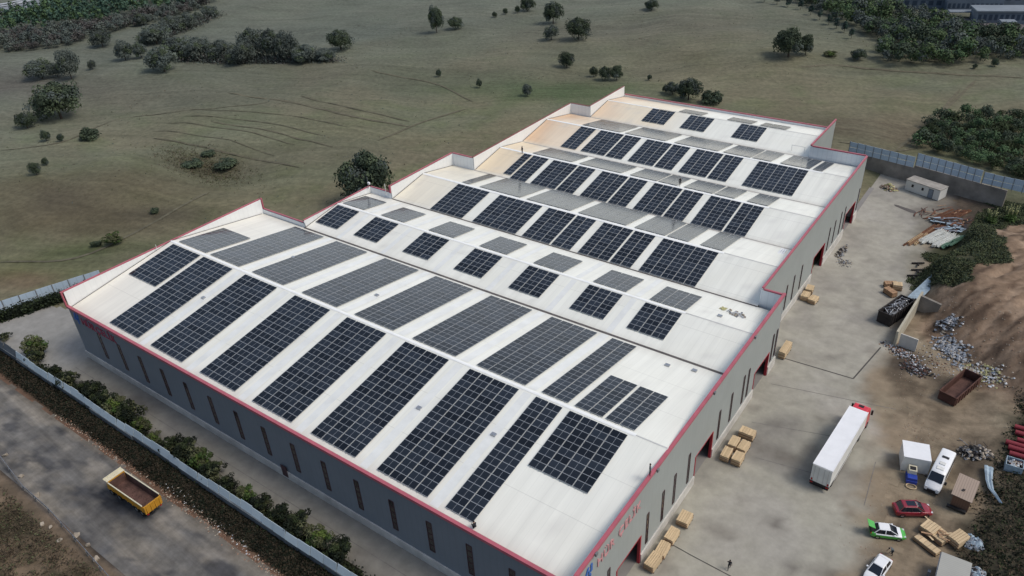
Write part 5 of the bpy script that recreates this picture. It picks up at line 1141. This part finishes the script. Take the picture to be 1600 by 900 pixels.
# shrubs between fence and factory
SH = [(-33.5, -25.4, 2.7, 4.4, 'green', 'spiky light green shrub at the left end of the fence'), (-31, -26.6, 1.7, 3.0, 'shrub', 'dark shrub beside the spiky light green one'), (-24.0, -26.6, 1.5, 2.9, 'shrub', 'first small dark shrub right of the light green one'), (-19.5, -26.8, 1.8, 3.6, 'shrub', 'dark shrub standing above a gap in the fence shade'),
 (-15.8, -26.4, 1.5, 2.6, 'shrub', 'low dark shrub before the second window'), (-12.2, -26.3, 2.2, 4.0, 'shrub', 'bushy dark shrub opposite the third window'), (-8.8, -26.3, 2.1, 3.7, 'shrub', 'ragged dark shrub opposite the fourth window'), (-5.9, -26.2, 2.1, 3.9, 'green', 'yellowish green shrub in the thick left part of the row'), (-2.4, -26.0, 2.4, 4.3, 'shrub', 'tall dark shrub in the thick left part of the row'),
 (1.2, -26.3, 1.6, 2.8, 'green', 'light shrub just above the yellow tipper'), (4.8, -26.6, 1.3, 1.9, 'green', 'small bright green shrub above the tipper'), (9.3, -26.3, 1.9, 3.2, 'shrub', 'dark shrub starting the middle clump'), (12.6, -25.9, 2.2, 4.0, 'shrub', 'tallest dark shrub of the middle clump'), (15.8, -26.2, 2.2, 3.8, 'green', 'olive shrub of the middle clump'), (19.0, -26.3, 1.9, 3.2, 'shrub', 'dark shrub ending the middle clump'),
 (22.6, -26.5, 1.6, 2.6, 'shrub', 'low shrub right of the middle clump'), (26.4, -26.5, 1.7, 2.7, 'green', 'bright yellow-green shrub in the right part'), (29.6, -26.4, 1.8, 2.8, 'shrub', 'rounded dark shrub in the right part'), (33.2, -26.2, 2.0, 3.2, 'shrub', 'wide dark shrub in the right part'), (36.8, -26.0, 2.2, 3.7, 'shrub', 'large dark shrub near the bottom edge'), (40.4, -26.1, 2.1, 3.4, 'green', 'mixed green shrub near the bottom edge'), (44, -26.2, 2.2, 3.6, 'shrub', 'dark shrub cut by the bottom edge'),
 (-43.5, -26.2, 1.3, 1.7, 'shrub', 'small green bush at the left end of the apron')]
for x, y, R_, H_, k, lab in SH: tree(0, 0, 0, 0, k, lab, name='shrub', cat='shrub', group='shrubs between the front fence and the factory', xy=(x, y), R=R_*.88, H=H_*.85)
def scatter(name, label, cat, region, n, mats, size, hh, rnd_seed=1, kind='stuff', tuft=6, up=.4, wgt=None):
    """loose foliage mass: region() returns x, y, extra height"""
    rnd = random.Random(rnd_seed); vs, fs, ms = [], [], []
    for i in range(n):
        q = region(rnd)
        if q is None: continue
        x, y, H_ = q; z = hgt(x, y); m = rnd.randrange(len(mats))
        for k in range(tuft):
            u = rnd.random(); c = Vector((x+rnd.gauss(0, size*1.4), y+rnd.gauss(0, size*1.4), z+H_*u*rnd.uniform(.7, 1.1)))
            leafquad(vs, fs, ms, c, Vector((rnd.gauss(0, .8), rnd.gauss(0, .8), up+rnd.random())), size*rnd.uniform(.6, 1.3), m, rnd)
    me = bpy.data.meshes.new(name); me.from_pydata(vs, [], fs)
    for q in mats: me.materials.append(M[q])
    me.polygons.foreach_set('material_index', ms); me.update(); o = bpy.data.objects.new(name, me); COL.objects.link(o); return tag(o, label, cat, kind=kind)
def inpoly(x, y, P):
    c = False; j = len(P)-1
    for i in range(len(P)):
        if (P[i][1] > y) != (P[j][1] > y) and x < (P[j][0]-P[i][0])*(y-P[i][1])/(P[j][1]-P[i][1])+P[i][0]: c = not c
        j = i
    return c
def polyreg(pix, hf):
    P = [P2(*p) for p in pix]; x0, x1, y0, y1 = min(p[0] for p in P), max(p[0] for p in P), min(p[1] for p in P), max(p[1] for p in P)
    def f(r):
        for _ in range(30):
            x, y = r.uniform(x0, x1), r.uniform(y0, y1)
            if inpoly(x, y, P): return x, y, hf(x, y, r)
        return None
    return f
HL = [at(262, 92), at(520, 95), at(225, 68), at(335, 24)]
# woods : crowns set out over a polygon, one object each
def wood(name, label, pix, n, Rr, Hr, mats, seed, cone=0., ls=.13, ncl=9, nl=26, mind=.9):
    rnd = random.Random(seed); reg = polyreg(pix, lambda x, y, r: 0); pts = []; vs, fs, ms = [], [], []; tries = 0
    while len(pts) < n and tries < n*30:
        tries += 1; q = reg(rnd)
        if q is None: continue
        R_ = rnd.uniform(*Rr)
        if all((q[0]-a)**2+(q[1]-b)**2 > (mind*(R_+r)/2*1.15)**2 for a, b, r in pts): pts.append((q[0], q[1], R_))
    for x, y, R_ in pts:
        H_ = R_*rnd.uniform(*Hr); z = hgt(x, y); m0 = rnd.randrange(len(mats))
        for i in range(ncl):
            th = rnd.uniform(0, 6.28); u = rnd.uniform(-.2, 1); r_ = sqrt(max(0, 1-u*u))*.65*R_*rnd.random()**.5; zc = z+H_*(.5+.4*u)
            if cone: r_ *= 1-cone*max(0, (zc-z)/H_)
            c = Vector((x+r_*cos(th), y+r_*sin(th), zc)); cr = R_*rnd.uniform(.3, .46)*(1-.5*cone*max(0, (zc-z)/H_)); m = m0 if rnd.random() < .7 else rnd.randrange(len(mats))
            for k in range(nl):
                d = Vector((rnd.gauss(0, 1), rnd.gauss(0, 1), rnd.gauss(0, 1)+.4)).normalized(); leafquad(vs, fs, ms, c+d*cr*rnd.uniform(.7, 1.1), d+Vector((rnd.gauss(0, .4), rnd.gauss(0, .4), rnd.gauss(0, .4)+.2)), R_*ls, m, rnd)
    me = bpy.data.meshes.new(name); me.from_pydata(vs, [], fs)
    for q in mats: me.materials.append(M[q])
    me.polygons.foreach_set('material_index', ms); me.update(); o = bpy.data.objects.new(name, me); COL.objects.link(o); return tag(o, label, 'wood', kind='stuff')
wood('pine_wood', 'dense dark green pine wood along the top left', [(-40, 62), (0, 60), (60, 50), (130, 44), (190, 34), (245, 22), (300, 12), (345, 2), (360, -18), (200, -25), (120, 6), (85, 18), (30, 36), (-40, 50)], 420, (2.6, 4.2), (2.0, 3.0), ['leaf_pine', 'leaf_pine2', 'leaf_wood'], 3, cone=.55, ls=.16, ncl=7, nl=18)
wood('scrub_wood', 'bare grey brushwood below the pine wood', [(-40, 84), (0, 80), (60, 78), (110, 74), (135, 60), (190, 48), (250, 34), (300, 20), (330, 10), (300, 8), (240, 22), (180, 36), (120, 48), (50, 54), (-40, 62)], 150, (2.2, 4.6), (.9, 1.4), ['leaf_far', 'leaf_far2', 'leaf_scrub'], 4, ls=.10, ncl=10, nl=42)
wood('right_wood', 'green wood spreading over the upper right slope', [(1205, -6), (1260, 8), (1300, 30), (1340, 50), (1375, 62), (1380, 80), (1370, 96), (1440, 104), (1520, 100), (1600, 92), (1680, 90), (1700, 55), (1600, 62), (1520, 52), (1470, 36), (1420, 26), (1370, 14), (1320, 4), (1270, -12)], 430, (3.0, 5.4), (1.0, 1.5), ['leaf_wood', 'leaf_wood2', 'leaf_oak', 'leaf_far'], 5, ls=.09, ncl=10, nl=46)
wood('thicket', 'dark thicket behind the right-hand panel fence', [(1432, 226), (1450, 196), (1500, 186), (1560, 184), (1640, 190), (1680, 300), (1600, 282), (1520, 256), (1460, 240)], 150, (1.8, 3.4), (1.0, 1.5), ['leaf_hedge2', 'leaf_oak', 'leaf_wood'], 6, ls=.085, ncl=11, nl=52)
DT = [(1195, 4), (1215, 8), (1232, 12), (1252, 16), (1268, 24), (1282, 32), (1296, 40), (1308, 46), (1320, 52), (1331, 62)]
for i, (px, py) in enumerate(DT): tree(px, py, 14, 20, 'tall', f'{["first", "second", "third", "fourth", "fifth", "sixth", "seventh", "eighth", "ninth", "tenth"][i]} slender dark tree from the left along the right wood edge', group='slender trees along the wood edge')
scatter('hedge_scrub', 'grey-green undergrowth joining the trees of the hedge line', 'undergrowth', lambda r: ((lambda p: (p.x+r.gauss(0, 2.2), p.y+r.gauss(0, 2.0), 3.2*r.uniform(.2, 1)))(HL[0].lerp(HL[1], r.random()) if r.random() < .72 else HL[2].lerp(HL[3], r.random()))), 5200, ['leaf_far', 'leaf_far2', 'leaf_scrub'], .34, 1, 12, tuft=4)
# hedges, verge, brush
scatter('hedge', 'dark creeper hedge in front of the left panel fence', 'hedge', lambda r: ((lambda t: (lerp(-52.6, -46.6, t)+r.uniform(0, 1.8), lerp(-25.2, -6, t)+r.gauss(0, .3), 2.2*r.uniform(.5, 1)))(r.random())), 2600, ['leaf_hedge', 'leaf_hedge', 'leaf_hedge2'], .22, 2, 3)
scatter('verge_weeds', 'dark weeds covering the verge below the front fence', 'weeds', lambda r: (r.uniform(-50, 76), r.uniform(-31.6, -28.5), .40*r.uniform(.2, 1)), 12000, ['weed', 'brush2', 'leaf_hedge', 'brush2'], .14, 1, 4, tuft=4)
scatter('hedge_base', 'low weeds growing behind the front fence', 'weeds', lambda r: (r.uniform(-30, 76), -27.3+r.gauss(0, .5), 1.0*r.uniform(.2, 1)), 6500, ['leaf_hedge', 'leaf_hedge2', 'weed'], .16, 1, 5, tuft=4)
def sbr(r):
    for _ in range(20):
        x, y = r.uniform(-30, 55), r.uniform(-66, -44.6)
        if nz(x, y, 5, 4, 6.) < .25+.1*r.random(): return x, y, .8*r.uniform(.2, 1)
    return None
scatter('dry_brush', 'dry brown and green brush beyond the guard rail', 'brush', sbr, 15000, ['brush', 'brush', 'brush2', 'leaf_olive'], .13, 1, 6, tuft=4)
def gfe(r):
    for _ in range(20):
        x, y = r.uniform(87, 125), r.uniform(60, 125)
        n3 = nz(x, y, 6, 5, 7.); jx, jy = x+2.5*n3, y+2.5*nz(x, y, 5, 3, 21.)
        if (inpoly(jx, jy, GP1) or inpoly(jx, jy, GP2)) and nz(x, y, 6, 3, 2.) < .38 and not (x < 93.6 and y > 92.5): return x, y, .4*r.uniform(.2, 1)
    return None
scatter('bank_weeds', 'dark green weeds covering the plateau above the bank', 'weeds', gfe, 15000, ['grass', 'leaf_oak', 'grass', 'leaf_olive'], .15, 1, 7, tuft=4)
def gse(r):
    x, y = r.uniform(105, 121), r.uniform(2, 56)
    if x < 106.8+.08*(y-20)+2.5*nz(x, y, 6, 4, 7.)+r.gauss(0, .5): return None
    return x, y, .6*r.uniform(.2, 1)
scatter('edge_weeds', 'dark weeds and creepers along the right edge of the dirt', 'weeds', gse, 7500, ['weed', 'weed', 'leaf_hedge2', 'brush'], .15, 1, 8, tuft=4)
hol = at(320, 262)
scatter('field_tufts', 'dry tufts dotted over the open field', 'grass', lambda r: (r.uniform(-160, 40), r.uniform(10, 260), .25) if r.random() < 1 else None, 1500, ['brush', 'leaf_olive', 'leaf_far'], .16, 1, 9, tuft=3)
scatter('hollow_brush', 'brown bramble filling the hollow in the field', 'brush', lambda r: (hol.x+r.gauss(0, 9), hol.y+r.gauss(0, 3.6), .5), 1800, ['brush', 'leaf_olive', 'leaf_olive2'], .14, 1, 10, tuft=4)
for i, (px, py) in enumerate(((1546, 348), (1578, 345))):
    p = at(px, py); e = empty('plume_grass', p, 0, ['left clump of pale plume grass above the bank', 'right, fuller clump of pale plume grass above the bank'][i], 'plant', 'plume grass above the bank'); mb = MB(); pl = MB(); r = random.Random(i)
    for k in range(26 if i else 16):
        a = r.uniform(0, 6.28); l = r.uniform(.3, 1.2); h = r.uniform(1.6, 2.8); q = (l*cos(a)*1.2, l*sin(a)*1.2, h); mb.bar((l*cos(a)*.3, l*sin(a)*.3, 0), q, .05, .05)
        if r.random() < .5: pl.bar(q, (q[0]*1.1, q[1]*1.1, h+.8), .22, .14)
        for _ in range(6): crumple(mb, l*cos(a)*.8+r.gauss(0, .3), l*sin(a)*.8+r.gauss(0, .3), r.uniform(.1, 1.1), .3, 0)
    mb.build('leaves', M['leaf_green'], e); pl.build('plume', M['pampas'], e)
# ------------------------------------------------------------------ distant town edge, quarry
def bld(px, py, w_, d_, h, rz, label, roof='broof', nw=8, fl=2, wm='bwall'):
    p = at(px, py); t = empty('far_building', p, rz, label, 'building', 'buildings beyond the right wood')
    mb = MB(); mb.box(-w_/2, w_/2, -d_/2, d_/2, -1, h); mb.build('wall', M[wm], t)
    mb = MB(); mb.box(-w_/2-.5, w_/2+.5, -d_/2-.5, d_/2+.5, h+.002, h+.5); mb.build('roof', M[roof], t)
    for f in range(fl):
        for k in range(nw):
            x = -w_/2+w_*(k+.5)/nw; z = h*(f+.35)/fl; mb = MB(); mb.box(x-w_/nw*.3, x+w_/nw*.3, -d_/2-.04, -d_/2-.002, z, z+h/fl*.45); mb.build('window', M['bwin'], t)
    return t
bld(1578, 34, 26, 9, 4.5, radians(22), 'long low grey building at the right of the far cluster', nw=14, fl=1); bld(1600, 12, 20, 12, 9, radians(22), 'taller pale building at the top right corner', nw=6, fl=3)
bld(1516, 14, 20, 10, 8, radians(22), 'dark striped block left in the far cluster', nw=12, fl=2); bld(1455, 10, 24, 9, 4, radians(22), 'low dark building half hidden by the wood', nw=8, fl=1, roof='bpave')
strip('far_pavement', [P2(1490, 30), P2(1520, 33), P2(1550, 38), P2(1620, 46)], 9, (.13, .12, .125), m='conc', dz=.25, step=4)
strip('far_road', [P2(1500, 44), P2(1540, 46), P2(1600, 52), P2(1660, 60)], 5, (.07, .075, .08), m='conc', dz=.3, step=4)
for i, (px, py, l) in enumerate(((1500, 28, 9), (1572, 44, 5), (1535, 30, 6))):
    p = at(px, py); t = empty('far_canopy', p, radians(22), ['pale canopy left of the far cluster', 'small white canopy by the far road', 'grey canopy in front of the far cluster'][i], 'canopy', 'small canopies by the far buildings')
    mb = MB(); mb.box(-l/2, l/2, -2, 2, 2.4, 2.7); mb.build('roof', M['broof'], t)
    for s in (-1, 1): mb = MB(); mb.box(s*l/2-.3, s*l/2, -1.8, 1.8, 0, 2.4); mb.build('support', M['bwall'], t)
P = [P2(*q) for q in ((-60, 24), (-20, 20), (10, 16), (38, 12), (60, 4), (75, -10))]
strip('quarry_floor', P, 20, (.20, .22, .24), m='conc', dz=.5, step=6)
for y0 in (0, 7): strip('quarry_track', [(p[0]-6-y0, p[1]+5) for p in P], 3, (.36, .38, .40), m='conc', dz=.62, step=6)
# ------------------------------------------------------------------ people
def person(loc, rz, label, pose='stand', top='clothd', sc=1.):
    V = [(0, 0, .95), (0, 0, 1.15), (0, 0, 1.38), (0, 0, 1.50), (0, 0, 1.60), (0, .01, 1.70)]
    Rr = [.135, .125, .15, .055, .085, .075]; E_ = [(0, 1), (1, 2), (2, 3), (3, 4), (4, 5)]
    def add(par, pts, rs):
        k = par
        for p, r in zip(pts, rs): V.append(p); Rr.append(r); E_.append((k, len(V)-1)); k = len(V)-1
        return k
    lean = 0
    if pose == 'stand': legs = [((.10, 0, .88), (.11, .02, .50), (.11, -.02, .09), (.12, .12, .04)), ((-.10, 0, .88), (-.12, .0, .50), (-.12, -.03, .09), (-.13, .11, .04))]; arms = [((.19, 0, 1.40), (.25, -.02, 1.13), (.27, .06, .88), (.27, .09, .80)), ((-.19, 0, 1.40), (-.25, -.02, 1.13), (-.27, .06, .88), (-.27, .09, .80))]
    elif pose == 'walk': legs = [((.10, 0, .88), (.11, .18, .52), (.11, .24, .10), (.11, .38, .06)), ((-.10, 0, .88), (-.11, -.05, .50), (-.11, -.30, .14), (-.11, -.20, .05))]; arms = [((.19, 0, 1.40), (.24, -.14, 1.15), (.25, -.08, .92), (.25, -.05, .85)), ((-.19, 0, 1.40), (-.24, .12, 1.15), (-.25, .30, 1.0), (-.25, .35, .95))]
    elif pose == 'bend':
        V[1] = (0, .10, 1.10); V[2] = (0, .32, 1.22); V[3] = (0, .43, 1.26); V[4] = (0, .52, 1.27); V[5] = (0, .61, 1.26)
        legs = [((.10, 0, .88), (.13, .06, .50), (.13, -.04, .09), (.14, .10, .04)), ((-.10, 0, .88), (-.14, .14, .52), (-.14, .02, .09), (-.15, .16, .04))]; arms = [((.19, .33, 1.20), (.22, .42, .95), (.18, .58, .76), (.17, .63, .70)), ((-.19, .33, 1.20), (-.22, .40, .95), (-.18, .55, .74), (-.17, .60, .68))]
    else: # crouch
        V[0] = (0, -.1, .42); V[1] = (0, -.02, .60); V[2] = (0, .10, .80); V[3] = (0, .15, .91); V[4] = (0, .18, 1.0); V[5] = (0, .2, 1.09)
        legs = [((.11, -.05, .40), (.17, .32, .50), (.14, .10, .10), (.14, .24, .04)), ((-.11, -.05, .40), (-.17, .30, .46), (-.14, .08, .10), (-.14, .22, .04))]; arms = [((.19, .10, .80), (.26, .30, .60), (.16, .48, .52), (.13, .54, .50)), ((-.19, .10, .80), (-.26, .28, .58), (-.16, .46, .50), (-.13, .52, .48))]
    for L_ in legs: add(0, L_, (.095, .065, .042, .038))
    for A in arms:
        k = add(2, A, (.065, .045, .032, .030)); wr = Vector(A[3]); d = (Vector(A[3])-Vector(A[2])).normalized(); s = 1 if A[0][0] > 0 else -1; side = Vector((0, 1, 0)).cross(d).normalized() if abs(d.y) < .9 else Vector((1, 0, 0))
        palm = wr+d*.05; V.append(tuple(palm)); Rr.append(.026); E_.append((k, len(V)-1)); kp = len(V)-1
        for f in range(4):
            o_ = side*(f-1.5)*.019; l = (.07, .08, .075, .06)[f]; a = palm+o_+d*.03; V.append(tuple(a)); Rr.append(.009); E_.append((kp, len(V)-1)); b_ = a+d*l*.6+Vector((0, .012, 0)); V.append(tuple(b_)); Rr.append(.008); E_.append((len(V)-2, len(V)-1)); c_ = b_+d*l*.4+Vector((0, .02, -.004)); V.append(tuple(c_)); Rr.append(.007); E_.append((len(V)-2, len(V)-1))
        th = palm+side*(-s)*.04+Vector((0, .02, 0)); V.append(tuple(th)); Rr.append(.010); E_.append((kp, len(V)-1)); V.append(tuple(th+d*.035)); Rr.append(.009); E_.append((len(V)-2, len(V)-1))
    me = bpy.data.meshes.new('person'); me.from_pydata(V, E_, []); o = bpy.data.objects.new('person', me); COL.objects.link(o)
    sk = o.modifiers.new('skin', 'SKIN'); lay = me.skin_vertices[0] if me.skin_vertices else None
    if lay is None: bpy.context.view_layer.objects.active = o; me.attributes.new; 
    for i, r in enumerate(Rr): me.skin_vertices[0].data[i].radius = (r, r)
    for i in range(len(Rr)): me.skin_vertices[0].data[i].use_root = (i == 0)
    o.modifiers.new('sub', 'SUBSURF').levels = 1; o.modifiers['sub'].render_levels = 1
    dg = bpy.context.evaluated_depsgraph_get(); me2 = bpy.data.meshes.new_from_object(o.evaluated_get(dg)); o.modifiers.clear(); o.data = me2
    me2.materials.clear()
    for q in ('skin', top, 'clothd'): me2.materials.append(M[q])
    hipz = V[0][2]; nk = Vector(V[3])
    wrists = [Vector(A[2]) for A in arms]
    for p_ in me2.polygons:
        c = p_.center; p_.use_smooth = True
        if (c-Vector(V[4])).length < .16 and (c-Vector(V[4])).dot(Vector(V[4])-nk) > -.01 or any((c-Vector(A[3])).length < .15 and (c-Vector(A[2])).length > .07 for A in arms): p_.material_index = 0
        elif c.z > hipz-.02 and pose != 'crouch' or (pose == 'crouch' and c.z > .55): p_.material_index = 1
        else: p_.material_index = 2
    o.location = loc; o.rotation_euler = (0, 0, rz); o.scale = (sc,)*3; tag(o, label, 'person')
    hd = Vector(V[4]); up_ = (Vector(V[5])-Vector(V[4])).normalized(); hair = MB(); n = 10
    vs = []
    for i in range(5):
        ph = i/4*pi*.55
        for k in range(n): a = 2*pi*k/n; vs.append((hd+up_*.05)+Vector((cos(a)*sin(ph)*.10, sin(a)*sin(ph)*.105-.015, cos(ph)*.115)))
    hair.add(vs, [(i*n+k, i*n+(k+1) % n, (i+1)*n+(k+1) % n, (i+1)*n+k) for i in range(4) for k in range(n)]); hair.build('hair', M['hair'], o, smooth=True)
    fc = MB()
    fy = .086
    for s in (-1, 1): fc.box(hd.x+s*.032-.011, hd.x+s*.032+.011, hd.y+fy-.008, hd.y+fy+.004, hd.z+.02, hd.z+.032)
    fc.build('eyes', M['hair'], o)
    fc = MB(); fc.add([(hd.x-.012, hd.y+fy, hd.z-.012), (hd.x+.012, hd.y+fy, hd.z-.012), (hd.x, hd.y+fy+.022, hd.z-.010), (hd.x, hd.y+fy, hd.z+.022)], [(0, 1, 2), (0, 2, 3), (2, 1, 3), (0, 3, 1)]); fc.build('nose', M['skin'], o)
    return o
try:
    person((84.7, -1.5, .03), radians(20), 'person in dark clothes walking across the empty yard', 'walk')
    person((100.0, 11.1, hgt(100, 11)+.02), radians(130), 'person in grey bending behind the plain white car', 'bend', 'clothg')
    person((61.6, -19.9, roofz(61.6, -19.9)+.03), radians(70), 'person in dark clothes crouching at the front eave of the nearest roof', 'crouch')
    person((75.35, -5.0, 13.5), radians(-60), 'person in a grey top standing on the red east coping', 'stand', 'clothg', 1.05)
    person((6.3, 68.7, roofz(6.3, 68.7)+.02), radians(160), 'person in dark clothes standing on the fourth ridge at its left end', 'stand', sc=1.05)
    person((43.9, 70.2, roofz(43.9, 70.2)+.02), radians(-150), 'person in dark clothes walking along the fourth ridge', 'walk', sc=1.05)
except Exception as ex:
    import traceback; traceback.print_exc()
